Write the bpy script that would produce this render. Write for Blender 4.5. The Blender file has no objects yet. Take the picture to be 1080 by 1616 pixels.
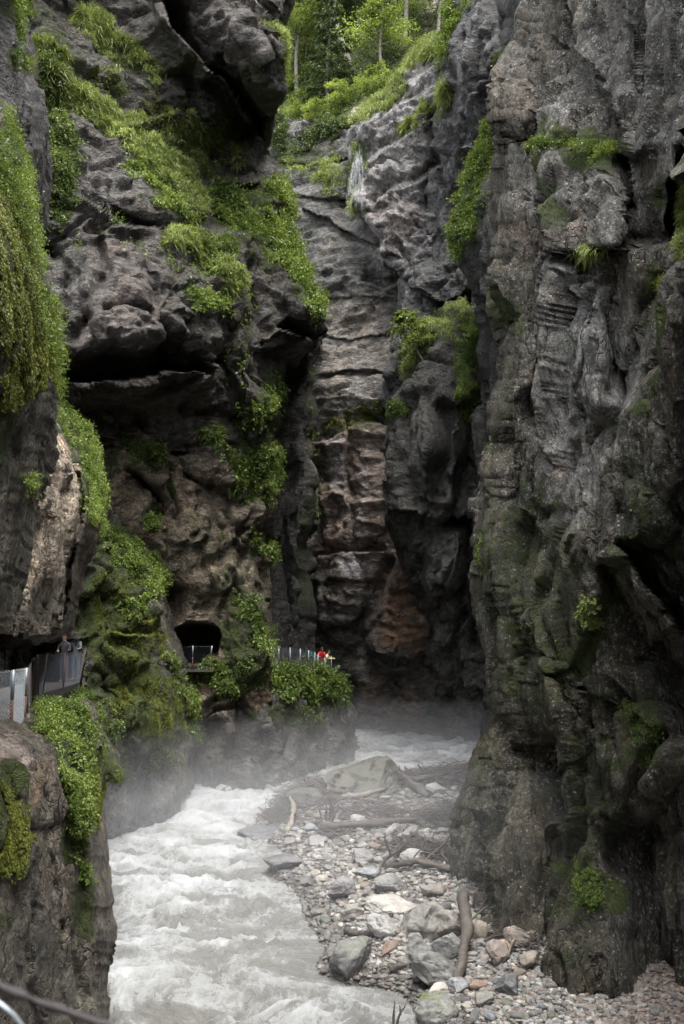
import bpy, bmesh, math, random
import numpy as np
from mathutils import Vector, Matrix
R = math.radians
rng = np.random.default_rng(7)
random.seed(7)
S = bpy.context.scene
COL = S.collection
# ------------------------------------------------------------------ camera
PITCH = R(6.95); FPX = 1600.0; CAMZ = 8.2
cam = bpy.data.cameras.new('camera'); camo = bpy.data.objects.new('camera', cam); COL.objects.link(camo)
camo.location = (0, 0, CAMZ); camo.rotation_euler = (R(90) + PITCH, 0, 0)
cam.sensor_fit = 'VERTICAL'; cam.sensor_height = 36; cam.lens = FPX / 1616 * 36
cam.clip_start = 0.05; cam.clip_end = 3000
cam.dof.use_dof = True; cam.dof.focus_distance = 38; cam.dof.aperture_fstop = 4.0
S.camera = camo
# ------------------------------------------------------------------ light
SUN_EL, SUN_AZ = 72, 150          # degrees; azimuth clockwise from +Y
w = bpy.data.worlds.new('World'); S.world = w; w.use_nodes = True
nt = w.node_tree; nt.nodes.clear()
sky = nt.nodes.new('ShaderNodeTexSky'); sky.sky_type = 'NISHITA'; sky.sun_disc = False
sky.sun_elevation = R(SUN_EL); sky.sun_rotation = R(SUN_AZ); sky.air_density = 1.0; sky.dust_density = 3.0
hs = nt.nodes.new('ShaderNodeHueSaturation'); hs.inputs['Saturation'].default_value = 0.16
bg = nt.nodes.new('ShaderNodeBackground'); bg.inputs['Strength'].default_value = 0.15
wo = nt.nodes.new('ShaderNodeOutputWorld')
nt.links.new(sky.outputs[0], hs.inputs['Color']); nt.links.new(hs.outputs[0], bg.inputs['Color']); nt.links.new(bg.outputs[0], wo.inputs['Surface'])
sd = bpy.data.lights.new('sun', 'SUN'); sd.energy = 1.0; sd.angle = R(40); sd.color = (1, .94, .84)
so = bpy.data.objects.new('sun', sd); COL.objects.link(so)
az = R(SUN_AZ); el = R(SUN_EL)
sdir = Vector((math.sin(az) * math.cos(el), math.cos(az) * math.cos(el), math.sin(el)))
so.rotation_euler = sdir.to_track_quat('Z', 'Y').to_euler()
S.view_settings.view_transform = 'Standard'; S.view_settings.look = 'None'; S.view_settings.gamma = 1
S.view_settings.exposure = 2.6
S.render.engine = 'CYCLES'
S.cycles.max_bounces = 7; S.cycles.diffuse_bounces = 5; S.cycles.glossy_bounces = 2; S.cycles.transmission_bounces = 3
S.cycles.volume_bounces = 1; S.cycles.transparent_max_bounces = 8; S.cycles.use_denoising = True

# ------------------------------------------------------------------ helpers
CP, SP = math.cos(PITCH), math.sin(PITCH)
def unproj(px, py, Y):
    px = np.asarray(px, float); py = np.asarray(py, float); Y = np.asarray(Y, float)
    u = (px - 540) / FPX; v = (808 - py) / FPX
    dy = CP - v * SP; dz = SP + v * CP
    s = Y / dy
    return np.stack([u * s, Y + 0 * s, CAMZ + dz * s], -1)
WZ = np.array([(0, -.3), (15, -.1), (22, 0), (30, .18), (36, .4), (40, .62), (43, .95), (46, 1.35), (53, 1.85), (66, 2.3), (90, 2.7)])
def waterz(Y): return np.interp(Y, WZ[:, 0], WZ[:, 1])
def onwater(px, py, dz=0.0):
    """where the view ray through a photo point meets the river level + dz"""
    Y = 30.0
    for _ in range(60):
        p = unproj(px, py, 1.0)
        slope = (p[2] - CAMZ)
        Y = .5 * Y + .5 * (waterz(Y) + dz - CAMZ) / slope
    return unproj(px, py, Y)
N3 = 64
_T = rng.random((N3, N3, N3)).astype(np.float32) * 2 - 1
_C = rng.random((N3, N3, N3, 7)).astype(np.float32)
def vnoise(P, seed=0):
    P = P + seed * 17.31
    i = np.floor(P).astype(np.int64); f = P - i; f = f * f * f * (f * (f * 6 - 15) + 10)
    x0, y0, z0 = (i[..., k] & 63 for k in range(3)); x1, y1, z1 = (x0 + 1) & 63, (y0 + 1) & 63, (z0 + 1) & 63
    fx, fy, fz = f[..., 0], f[..., 1], f[..., 2]
    a = _T[x0, y0, z0] * (1 - fx) + _T[x1, y0, z0] * fx
    b = _T[x0, y1, z0] * (1 - fx) + _T[x1, y1, z0] * fx
    c = _T[x0, y0, z1] * (1 - fx) + _T[x1, y0, z1] * fx
    d = _T[x0, y1, z1] * (1 - fx) + _T[x1, y1, z1] * fx
    return (a * (1 - fy) + b * fy) * (1 - fz) + (c * (1 - fy) + d * fy) * fz
def fbm(P, octs=4, seed=0, gain=.5):
    o = 0; a = 1.0; t = 0
    for k in range(octs):
        o = o + a * vnoise(P * (2.03 ** k), seed + k); t += a; a *= gain
    return o / t
def facet(P, seed=0, tilt=1.0, soft=None):
    """planar random blocks: returns height in about -1..1 and crack distance"""
    P = P + seed * 9.77
    sh = P.shape[:-1]; P = P.reshape(-1, 3)
    ci = np.floor(P).astype(np.int64)
    f1 = np.full(len(P), 9.0); f2 = np.full(len(P), 9.0); h = np.zeros(len(P)); hs = np.zeros(len(P))
    for dx in (-1, 0, 1):
        for dy in (-1, 0, 1):
            for dz in (-1, 0, 1):
                c = ci + (dx, dy, dz)
                rr = _C[c[:, 0] & 63, c[:, 1] & 63, c[:, 2] & 63]
                dv = P - (c + rr[:, :3])
                d = (dv * dv).sum(-1)
                hh = (rr[:, 3] - .5) * 1.3 + ((rr[:, 4:7] - .5) * dv).sum(-1) * 2.2 * tilt
                near = d < f1; hs = np.where(near, h, np.where(d < f2, hh, hs))
                f2 = np.where(near, f1, np.minimum(f2, d)); h = np.where(near, hh, h); f1 = np.where(near, d, f1)
    e = np.sqrt(f2) - np.sqrt(f1)
    if soft is not None: k = np.clip(1 - e / soft.ravel(), 0, 1); h = h + .5 * (hs - h) * k * k * (3 - 2 * k)
    return h.reshape(sh), e.reshape(sh)
def sstep(a, b, x):
    t = np.clip((x - a) / (b - a), 0, 1); return t * t * (3 - 2 * t)
def pdist(X, Y, pts):
    """distance to a polyline, signed side (+ = right hand side walking down the list in picture axes), t along"""
    best = np.full(X.shape, 1e9); side = np.ones(X.shape); tt = np.zeros(X.shape); rad = np.zeros(X.shape)
    n = len(pts) - 1
    for k in range(n):
        x0, y0 = pts[k][:2]; x1, y1 = pts[k + 1][:2]
        ex, ey = x1 - x0, y1 - y0; L = ex * ex + ey * ey + 1e-9
        t = np.clip(((X - x0) * ex + (Y - y0) * ey) / L, 0, 1)
        qx, qy = X - x0 - t * ex, Y - y0 - t * ey
        d = np.sqrt(qx * qx + qy * qy); m = d < best
        best = np.where(m, d, best); side = np.where(m, np.sign(ex * (Y - y0) - ey * (X - x0)), side); tt = np.where(m, (k + t) / n, tt)
        if len(pts[k]) > 2: rad = np.where(m, pts[k][2] * (1 - t) + pts[k + 1][2] * t, rad)
    return best, side, tt, rad
def mesh_obj(name, V, F, mat, parent=None, smooth=False, attrs=None, uvless=True):
    me = bpy.data.meshes.new(name)
    V = np.asarray(V, np.float32)
    if isinstance(F, np.ndarray):
        k = F.shape[1]
        me.vertices.add(len(V)); me.vertices.foreach_set('co', V.ravel())
        me.loops.add(F.size); me.loops.foreach_set('vertex_index', F.astype(np.int32).ravel())
        me.polygons.add(len(F)); me.polygons.foreach_set('loop_start', np.arange(0, F.size, k, dtype=np.int32))
        me.polygons.foreach_set('loop_total', np.full(len(F), k, np.int32))
        me.update(calc_edges=True)
    else:
        me.from_pydata([tuple(v) for v in V], [], F); me.update()
    if smooth: me.polygons.foreach_set('use_smooth', np.ones(len(me.polygons), bool))
    for an, av in (attrs or {}).items():
        av = np.asarray(av, np.float32)
        if av.ndim == 2:
            a = me.attributes.new(an, 'FLOAT_COLOR', 'POINT'); c = np.ones((len(av), 4), np.float32); c[:, :3] = av; a.data.foreach_set('color', c.ravel())
        else:
            a = me.attributes.new(an, 'FLOAT', 'POINT'); a.data.foreach_set('value', av)
    if mat: me.materials.append(mat)
    o = bpy.data.objects.new(name, me); COL.objects.link(o)
    if parent: o.parent = parent
    return o
def tag(o, label=None, cat=None, group=None, kind=None):
    if label: o['label'] = label
    if cat: o['category'] = cat
    if group: o['group'] = group
    if kind: o['kind'] = kind
    return o
def empty(name, loc, rz=0):
    o = bpy.data.objects.new(name, None); COL.objects.link(o); o.location = loc; o.rotation_euler = (0, 0, rz); return o
def gridfaces(ny, nx):
    i = np.arange(ny * nx).reshape(ny, nx)
    return np.stack([i[:-1, :-1], i[1:, :-1], i[1:, 1:], i[:-1, 1:]], -1).reshape(-1, 4)
def gridnormals(P):
    du = np.gradient(P, axis=1); dv = np.gradient(P, axis=0)
    n = np.cross(dv, du); n /= np.linalg.norm(n, axis=-1, keepdims=True) + 1e-9
    return n

# ------------------------------------------------------------------ materials
def newmat(name):
    m = bpy.data.materials.new(name); m.use_nodes = True; m.node_tree.nodes.clear(); return m
class NT:
    def __init__(s, m): s.t = m.node_tree
    def n(s, typ, **kw):
        nd = s.t.nodes.new(typ)
        for k, v in kw.items():
            if k.startswith('i_'): nd.inputs[k[2:].replace('_', ' ')].default_value = v
            else: setattr(nd, k, v)
        return nd
    def l(s, a, b): s.t.links.new(a, b)
    def noise(s, vec, scale, detail=6, rough=.6, dist=0.0):
        n = s.n('ShaderNodeTexNoise'); n.inputs['Scale'].default_value = scale; n.inputs['Detail'].default_value = detail
        n.inputs['Roughness'].default_value = rough; n.inputs['Distortion'].default_value = dist
        if vec: s.l(vec, n.inputs['Vector'])
        return n.outputs['Fac']
    def ramp(s, fac, stops):
        r = s.n('ShaderNodeValToRGB'); e = r.color_ramp.elements
        while len(e) < len(stops): e.new(.5)
        for k, (p, c) in enumerate(stops):
            e[k].position = p; e[k].color = (c[0], c[1], c[2], 1) if hasattr(c, '__len__') else (c, c, c, 1)
        s.l(fac, r.inputs[0]); return r.outputs[0]
    def math(s, op, a, b=None, c=None, clamp=False):
        m = s.n('ShaderNodeMath', operation=op, use_clamp=clamp)
        for k, v in enumerate((a, b, c)):
            if v is None: continue
            if hasattr(v, 'is_output'): s.l(v, m.inputs[k])
            else: m.inputs[k].default_value = v
        return m.outputs[0]
    def mix(s, fac, a, b, typ='MIX'):
        m = s.n('ShaderNodeMix', data_type='RGBA', blend_type=typ)
        for idx, v in ((0, fac), (6, a), (7, b)):
            if hasattr(v, 'is_output'): s.l(v, m.inputs[idx])
            else: m.inputs[idx].default_value = v if idx == 0 else (v[0], v[1], v[2], 1)
        return m.outputs[2]
    def attr(s, name, what='Fac'):
        a = s.n('ShaderNodeAttribute'); a.attribute_name = name; return a.outputs[what]
    def bump(s, h, strength, dist, nrm=None):
        b = s.n('ShaderNodeBump'); b.inputs['Strength'].default_value = strength; b.inputs['Distance'].default_value = dist
        s.l(h, b.inputs['Height'])
        if nrm: s.l(nrm, b.inputs['Normal'])
        return b.outputs[0]
def out(t, sh, vol=None):
    o = t.n('ShaderNodeOutputMaterial')
    if sh: t.l(sh, o.inputs['Surface'])
    if vol: t.l(vol, o.inputs['Volume'])
def pbsdf(t, col, rough, nrm=None, spec=.5):
    p = t.n('ShaderNodeBsdfPrincipled')
    for key, v in (('Base Color', col), ('Roughness', rough)):
        if hasattr(v, 'is_output'): t.l(v, p.inputs[key])
        else: p.inputs[key].default_value = v if not hasattr(v, '__len__') else (v[0], v[1], v[2], 1)
    p.inputs['Specular IOR Level'].default_value = spec
    if nrm: t.l(nrm, p.inputs['Normal'])
    return p.outputs[0]
def rock_material(name, lichen=0.0, scale=1.0, strat=(1, 1, 1), wet=.5):
    m = newmat(name); t = NT(m)
    tc = t.n('ShaderNodeTexCoord').outputs['Object']
    mp = t.n('ShaderNodeMapping'); mp.inputs['Scale'].default_value = strat; t.l(tc, mp.inputs[0]); v = mp.outputs[0]
    base = t.attr('tint', 'Color'); moss = t.attr('moss')
    n1 = t.noise(v, .45 * scale, 7, .65, .6); n2 = t.noise(v, 3.2 * scale, 8, .7, .3); n3 = t.noise(tc, 14 * scale, 5, .7)
    f1 = t.ramp(n1, [(.32, .45), (.5, .95), (.68, 1.55)])
    c = t.mix(1.0, base, f1, 'MULTIPLY')
    f2 = t.ramp(n2, [(.34, .3), (.52, .95), (.68, 1.9)])
    c = t.mix(.85, c, f2, 'MULTIPLY')
    c = t.mix(.8, c, t.ramp(n3, [(.36, .45), (.52, 1.0), (.68, 1.7)]), 'MULTIPLY')
    # ochre / rusty mineral film in patches
    n4 = t.noise(tc, .8 * scale, 4, .6, 1.0)
    c = t.mix(t.math('MULTIPLY', t.ramp(n4, [(.52, 0), (.7, 1)]), .45), c, t.mix(1.0, c, (1.35, 1.0, .68), 'MULTIPLY'))
    # pale mineral and lichen specks
    vo = t.n('ShaderNodeTexVoronoi'); vo.inputs['Scale'].default_value = 9 * scale; t.l(tc, vo.inputs['Vector'])
    sp = t.math('MULTIPLY', t.ramp(vo.outputs['Distance'], [(.14, 1), (.3, 0)]), t.ramp(t.noise(v, 1.1, 4), [(.45, 0), (.62, 1)]))
    sp2 = t.ramp(t.noise(tc, 7.5 * scale, 8, .85), [(.535, 0), (.61, 1)])
    sp = t.math('MULTIPLY', t.math('MAXIMUM', sp, t.math('MULTIPLY', sp2, t.ramp(t.noise(v, .5, 4), [(.40, 0), (.56, 1)]))), lichen)
    c = t.mix(sp, c, (.42, .42, .40))
    # moss
    nm = t.noise(tc, 2.6, 8, .75, .5)
    mf = t.math('ADD', t.math('MULTIPLY', moss, 1.25), t.math('MULTIPLY', t.math('SUBTRACT', nm, .5), 1.7))
    mf = t.ramp(mf, [(.36, 0), (.62, 1)])
    mf = t.math('MULTIPLY', mf, t.ramp(moss, [(.03, 0), (.15, 1)]))
    mc = t.ramp(t.noise(tc, 6, 6, .8), [(.3, (.016, .022, .006)), (.5, (.045, .065, .012)), (.7, (.10, .13, .02))])
    c = t.mix(mf, c, mc)
    h = t.math('ADD', t.math('MULTIPLY', n2, 1.0), t.math('MULTIPLY', n3, .35))
    ve = t.n('ShaderNodeTexVoronoi'); ve.feature = 'F1'; ve.inputs['Scale'].default_value = 2.6 * scale; ve.inputs['Randomness'].default_value = 1
    dv = t.n('ShaderNodeVectorMath', operation='MULTIPLY_ADD'); cn = t.n('ShaderNodeTexNoise'); cn.inputs['Scale'].default_value = 2.0; t.l(v, cn.inputs['Vector'])
    t.l(cn.outputs['Color'], dv.inputs[0]); dv.inputs[1].default_value = (.8, .8, .8); t.l(v, dv.inputs[2]); t.l(dv.outputs[0], ve.inputs['Vector'])
    h = t.math('ADD', h, t.math('MULTIPLY', ve.outputs['Distance'], -.8))
    h = t.math('ADD', h, t.math('MULTIPLY', t.math('MULTIPLY', mf, t.noise(tc, 22, 4, .8)), 1.0))
    vd = t.n('ShaderNodeTexVoronoi'); vd.feature = 'DISTANCE_TO_EDGE'; vd.inputs['Scale'].default_value = 1.5 * scale; t.l(dv.outputs[0], vd.inputs['Vector'])
    vd2 = t.n('ShaderNodeTexVoronoi'); vd2.feature = 'DISTANCE_TO_EDGE'; vd2.inputs['Scale'].default_value = 5.5 * scale; t.l(dv.outputs[0], vd2.inputs['Vector'])
    cr = t.math('MULTIPLY', t.ramp(vd.outputs['Distance'], [(0, 1), (.035, 0)]), t.ramp(t.noise(tc, .9, 3), [(.45, 0), (.6, 1)]))
    cr2 = t.math('MULTIPLY', t.ramp(vd2.outputs['Distance'], [(0, 1), (.05, 0)]), t.ramp(t.noise(tc, 1.7, 3), [(.42, 0), (.6, 1)]))
    vf = t.n('ShaderNodeTexVoronoi'); vf.inputs['Scale'].default_value = 7 * scale; t.l(dv.outputs[0], vf.inputs['Vector']); sxf = t.n('ShaderNodeSeparateColor'); t.l(vf.outputs['Color'], sxf.inputs[0])
    h = t.math('ADD', h, t.math('MULTIPLY', sxf.outputs[0], .35))
    h = t.math('SUBTRACT', h, t.math('ADD', t.math('MULTIPLY', cr, .8), t.math('MULTIPLY', cr2, .45)))
    c = t.mix(t.math('MULTIPLY', t.math('MAXIMUM', cr, cr2), .55), c, (.018, .016, .013))
    nr = t.bump(h, 1.0, .22)
    ro = t.ramp(t.noise(tc, 1.3, 4), [(.35, .42 if wet > .4 else .6), (.65, .85)])
    ro = t.mix(mf, ro, (.95, .95, .95))
    out(t, pbsdf(t, c, ro, nr, .45)); return m
def stone_material(name, per_object):
    m = newmat(name); t = NT(m)
    tc = t.n('ShaderNodeTexCoord').outputs['Object']
    if per_object:
        oi = t.n('ShaderNodeObjectInfo'); base = oi.outputs['Color']
        va = t.n('ShaderNodeVectorMath', operation='ADD'); t.l(tc, va.inputs[0]); t.l(oi.outputs['Random'], va.inputs[1]); tc = va.outputs[0]
    else: base = t.attr('tint', 'Color')
    n1 = t.noise(tc, 2.5 if per_object else 5, 7, .65, .4); n2 = t.noise(tc, 18, 6, .7)
    c = t.mix(1.0, base, t.ramp(n1, [(.3, .55), (.5, 1.0), (.72, 1.45)]), 'MULTIPLY')
    c = t.mix(.6, c, t.ramp(n2, [(.3, .6), (.6, 1.3)]), 'MULTIPLY')
    g = t.n('ShaderNodeNewGeometry')
    if per_object:
        sx = t.n('ShaderNodeSeparateXYZ'); t.l(g.outputs['Normal'], sx.inputs[0])
        al = t.n('ShaderNodeObjectInfo').outputs['Alpha']
        mo = t.math('MULTIPLY', t.math('MULTIPLY', t.ramp(sx.outputs[2], [(.45, 0), (.9, 1)]), t.ramp(t.noise(tc, 2.6, 7, .75), [(.47, 0), (.58, 1)])), t.math('SUBTRACT', 1.0, al), clamp=True)
        c = t.mix(mo, c, t.ramp(t.noise(tc, 9, 5, .8), [(.3, (.03, .045, .008)), (.7, (.12, .15, .025))]))
    h = t.math('ADD', n1, t.math('MULTIPLY', n2, .4))
    out(t, pbsdf(t, c, t.ramp(n1, [(.3, .4), (.7, .8)]), t.bump(h, .9, .06), .5)); return m
def leaf_material(name, c0, c1, c2, tr=.35):
    m = newmat(name); t = NT(m)
    v = t.attr('vary')
    c = t.ramp(v, [(0, c0), (.5, c1), (1, c2)])
    d = t.n('ShaderNodeBsdfPrincipled'); t.l(c, d.inputs['Base Color']); d.inputs['Roughness'].default_value = .5; d.inputs['Specular IOR Level'].default_value = .35
    tl = t.n('ShaderNodeBsdfTranslucent'); t.l(t.mix(1.0, c, (1.15, 1.1, .65), 'MULTIPLY'), tl.inputs[0])
    ms = t.n('ShaderNodeMixShader'); ms.inputs[0].default_value = tr; t.l(d.outputs[0], ms.inputs[1]); t.l(tl.outputs[0], ms.inputs[2])
    out(t, ms.outputs[0]); return m
def simple(name, col, rough=.6, metal=0, var=.3, scale=8, bump=.3):
    m = newmat(name); t = NT(m); tc = t.n('ShaderNodeTexCoord').outputs['Object']
    n = t.noise(tc, scale, 6, .65)
    c = t.mix(1.0, (*col,), t.ramp(n, [(.3, 1 - var), (.7, 1 + var)]), 'MULTIPLY')
    p = t.n('ShaderNodeBsdfPrincipled'); t.l(c, p.inputs['Base Color']); p.inputs['Roughness'].default_value = rough; p.inputs['Metallic'].default_value = metal
    t.l(t.bump(n, bump, .02), p.inputs['Normal']); out(t, p.outputs[0]); return m
M = {}
M['rock_right'] = rock_material('right_rock', .8, 1.0, (1.3, 1.3, .6))
M['rock_left'] = rock_material('left_rock', .12, 1.0, (.8, 1, 1.5), .7)
M['rock_dark'] = rock_material('shade_dark_rock', .0, 1.0, (.8, 1, 1.2), .3)  # lichen-free, duller rock whose low tints carry the shade of the gaps
M['rock_back'] = rock_material('back_rock', .15, .7, (.75, .8, 1.6), .6)
M['rock_pale'] = rock_material('pale_rock', .35, .8, (1, 1, 1.2), .6)
M['rock_buttress'] = rock_material('buttress_rock', .1, 1.1, (1, 1, .8), .6)
M['stone'] = stone_material('river_stone', True)
M['pebble'] = stone_material('pebble_stone', False)
M['leaf'] = leaf_material('ledge_leaf', (.035, .055, .014), (.10, .15, .032), (.24, .31, .085))
M['leafdeep'] = leaf_material('deep_green_leaf', (.022, .036, .012), (.06, .09, .024), (.15, .20, .06))
M['mossleaf'] = leaf_material('moss_frond', (.04, .046, .009), (.12, .14, .022), (.27, .30, .055), .25)
M['grass'] = leaf_material('ledge_grass', (.08, .10, .03), (.19, .24, .07), (.36, .42, .16), .3)
M['beech'] = leaf_material('beech_leaf', (.06, .09, .025), (.17, .23, .06), (.32, .40, .13), .4)
M['needle'] = leaf_material('conifer_needle', (.025, .04, .018), (.065, .095, .04), (.13, .18, .075), .2)
M['bark'] = simple('bark', (.17, .155, .14), .85, 0, .5, 6, .8)
M['wood'] = simple('weathered_wood', (.075, .064, .055), .75, 0, .45, 5, .8)
M['wood_pale'] = simple('pale_wood', (.17, .145, .12), .7, 0, .55, 4, 1.0)
M['twig'] = simple('dark_twig', (.055, .045, .04), .7, 0, .4, 12, .5)
M['steel'] = simple('galvanised_steel', (.24, .27, .30), .45, .5, .2, 20, .2)
M['rust'] = simple('rusty_steel', (.10, .055, .04), .8, .2, .4, 20, .5)
M['wire'] = simple('fence_wire', (.30, .33, .36), .5, .5, .15, 20, .1)
M['darkwire'] = simple('dark_fence_wire', (.022, .027, .034), .5, .4, .15, 20, .1)
M['concrete'] = simple('concrete', (.05, .047, .042), .85, 0, .3, 7, .6)  # concrete darkened so its colour carries the shade under the overhang

# ------------------------------------------------------------------ cliffs
def tps(pts):
    A = np.array(pts, float); X = A[:, :2] / 500.0; n = len(X)
    def K(a, b):
        d2 = ((a[:, None] - b[None]) ** 2).sum(-1); return .5 * d2 * np.log(d2 + 1e-9)
    Pm = np.c_[np.ones(n), X]; Lm = np.zeros((n + 3, n + 3)); Lm[:n, :n] = K(X, X) + 1e-3 * np.eye(n); Lm[:n, n:] = Pm; Lm[n:, :n] = Pm.T
    wv = np.linalg.solve(Lm, np.r_[A[:, 2], 0, 0, 0])
    lo, hi = A[:, 2].min() - 3, A[:, 2].max() + 3
    def f(px, py):
        q = np.stack([px.ravel(), py.ravel()], -1) / 500.0; o = np.empty(len(q))
        for s in range(0, len(q), 20000):
            b = q[s:s + 20000]; o[s:s + 20000] = K(b, X) @ wv[:n] + wv[n] + b @ wv[n + 1:]
        return np.clip(o, lo, hi).reshape(px.shape)
    return f
def zone(PX, PY, pts, soft=.35, jag=None):
    d, _, _, r = pdist(PX, PY, pts if len(pts) > 1 else [pts[0], (pts[0][0] + .1, pts[0][1] + .1, pts[0][2])])
    if jag is not None: d = d + jag * np.minimum(r, 24) * .9
    return 1 - sstep(1 - soft, 1 + soft, d / (r + 1e-6))
CL = {}
def cliff(name, label, mat, rows, depth, strokes=(), lumps=(), tint=(.1, .1, .1), tints=(), moss=(), rl=0, al=0, rr=0, ar=0, rt=0, at=0,
          step=2.6, back=7, amps=(.9, .35, .12), aniso=(1, 1, 1), shear=0.0, seed=1, big=3.6, topmoss=0.0, wob=5, lamin=0.0, umap=None, flute=0.0):
    rows = np.array(rows, float); y0, y1 = rows[0, 0], rows[-1, 0]
    ny = int((y1 - y0) / step); wmax = (rows[:, 2] - rows[:, 1]).max(); nx = int(wmax / step * (.58 if umap else 1))
    py = np.linspace(y0, y1, ny); wn = vnoise(np.stack([py * .03, 0 * py, 0 * py + seed], -1)) * wob + vnoise(np.stack([py * .11, 0 * py, 0 * py + seed + 9], -1)) * wob * .4
    xl = np.interp(py, rows[:, 0], rows[:, 1]); xr = np.interp(py, rows[:, 0], rows[:, 2])
    xr = np.maximum(xr, xl + 2)
    u = np.linspace(0, 1, nx)
    if umap: u = np.interp(u, [0, umap[0], 1], [0, umap[1], 1])
    PX = xl[:, None] + u[None] * (xr - xl)[:, None]; PY = np.repeat(py[:, None], nx, 1)
    d0, d1 = (PX - xl[:, None]), (xr[:, None] - PX); wv = (xr - xl)[:, None] / 3 + 1
    if rl: PX = PX + wn[:, None] * np.exp(-d0 / np.minimum(30, wv)) * (u < .999)
    if rr: PX = PX + wn[::-1][:, None] * np.exp(-d1 / np.minimum(30, wv)) * (u > .001)
    if rl: xl = xl + wn
    if rr: xr = xr + wn[::-1]
    Y = tps(depth)(PX, PY)
    def rnd(d, r, a): q = 1 - np.clip(d / r, 0, 1); return a * (1 - np.sqrt(1 - q * q * .995))
    if rl: Y = Y + rnd(PX - xl[:, None], rl, al)
    if rr: Y = Y + rnd(xr[:, None] - PX, rr, ar)
    if rt: Y = Y + rnd(PY - y0, rt, at)
    JX = PX + 7 * vnoise(np.stack([PX * .02, PY * .02, 0 * PX + seed], -1)) + 2 * vnoise(np.stack([PX * .05, PY * .025, 0 * PX + seed], -1))
    JY = PY + 7 * vnoise(np.stack([PX * .02, PY * .02, 0 * PX + seed + 5], -1)) + 2 * vnoise(np.stack([PX * .05, PY * .05, 0 * PX + seed + 7], -1))
    D = np.zeros_like(Y)
    for st in strokes:
        kind, pts, wd, am = st
        xs = [p[0] for p in pts]; ys = [p[1] for p in pts]; mg = wd * 4
        m = (JX > min(xs) - mg) & (JX < max(xs) + mg) & (JY > min(ys) - mg) & (JY < max(ys) + mg)
        if not m.any(): continue
        d, side, t, _ = pdist(JX[m], JY[m], pts); endf = sstep(0, .12, t) * (1 - sstep(.88, 1, t)) if kind != 'G' else 1
        if kind in 'gG' and wd < 30: am = math.copysign(min(abs(am), wd * float(Y[m].mean()) / FPX * (3.6 if wd > 9 else 2.6)), am)
        if kind in 'gG': D[m] += am * np.exp(-(d / wd) ** 2) * endf
        elif kind == 's': D[m] += np.where(side > 0, am, -am * .7) * np.exp(-(d / wd) ** 1.5) * endf      # right-hand side of the walk is set back
    for lp in lumps:
        cx, cy, rx, ry, ang, am, pw = lp
        ca, sa = math.cos(R(ang)), math.sin(R(ang)); ax = ((JX - cx) * ca + (JY - cy) * sa) / rx; ay = (-(JX - cx) * sa + (JY - cy) * ca) / ry
        q = np.clip(1 - (np.abs(ax) ** pw + np.abs(ay) ** pw), 0, 1); D -= am * q ** .5 if pw < 9 else am * (q > 0)
    Y = Y + D
    P = unproj(PX, PY, Y); P0 = unproj(PX, PY, Y - D)
    nb = 14
    def wrapcols(A, side):
        e = A[:, :1] if side < 0 else A[:, -1:]; k = (np.arange(1, nb + 1) / nb)[None, :, None] ** 1.3
        free = rl if side < 0 else rr
        off = np.array([-side * back * .25, back, 0.0]) if free else np.array([side * back, back * .2, 0.0]); c = e + k * off
        return c[:, ::-1] if side < 0 else c
    def wrap(A, s=True):
        L = wrapcols(A, -1); Rr = wrapcols(A, 1); A = np.concatenate([L, A, Rr], 1)
        k = (np.arange(1, nb + 1) / nb)[:, None, None] ** 1.3; top = A[:1] + k * np.array([0, back, -back * .45 if rt else .3])
        return np.concatenate([top[::-1], A], 0)
    def wrapv(a):
        a = np.concatenate([np.repeat(a[:, :1], nb, 1), a, np.repeat(a[:, -1:], nb, 1)], 1); return np.concatenate([np.repeat(a[:1], nb, 0), a], 0)
    P = wrap(P); P0 = wrap(P0); PXw, PYw = wrapv(PX), wrapv(PY)
    Nn = gridnormals(P0)
    Q = P.copy(); Q[..., 0] += shear * Q[..., 2]; Q[..., 2] -= shear * Q[..., 0] * .6
    W = Q * np.array(aniso) + .28 * np.stack([vnoise(Q * .45, 31), vnoise(Q * .45, 32), vnoise(Q * .45, 33)], -1) + .06 * np.stack([vnoise(Q * 1.9, 41), vnoise(Q * 1.9, 42), vnoise(Q * 1.9, 43)], -1)
    dv_ = np.linalg.norm(np.gradient(P, axis=0), axis=-1); du_ = np.linalg.norm(np.gradient(P, axis=1), axis=-1); st_ = np.maximum(dv_, du_)
    sf = lambda cell, lo: np.clip(st_ * 1.3 / cell, lo, 2.0)
    h1, e1 = facet(W / big, seed, .8, sf(big, .025)); h2, e2 = facet(W / (big * .36), seed + 3, .9, sf(big * .36, .05)); h3, e3 = facet(W / (big * .14), seed + 5, 1.2, sf(big * .14, .08)); h4, e4 = facet(W / (big * .055), seed + 6, 1.3, sf(big * .055, .12))
    fr = 2.0 if np.any(P[..., 1] > 60) else 1.0
    keep1 = np.exp(-(st_ / (1.6 * fr)) ** 2); keep2 = np.exp(-(st_ / (.6 * fr)) ** 2); keep3 = np.exp(-(st_ / (.2 * fr)) ** 2)
    lam = vnoise(np.stack([Q[..., 0] * .2, Q[..., 1] * .2, Q[..., 2] * 2.6], -1) + .3 * h2[..., None], seed + 20)
    far = np.clip(Q[..., 1] / 36, .35, 1.0)
    disp = keep1 * amps[0] * (h1 + .35 * fbm(Q * .45, 3, seed)) * .54 + keep2 * amps[1] * (h2 + .15 * fbm(Q * 1.4, 2, seed + 2)) * .78 + keep3 * amps[2] * (h3 * 1.35 + .45 * h4 + .15 * fbm(W * 3.2, 2, seed + 8)) * .85 + lamin * .1 * lam
    crack = sstep(-.25, .35, fbm(Q * .5, 2, seed + 70))
    w1 = np.maximum(.03, 1.3 * st_ / big); w2 = np.maximum(.045, 1.3 * st_ / (big * .36))
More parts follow.
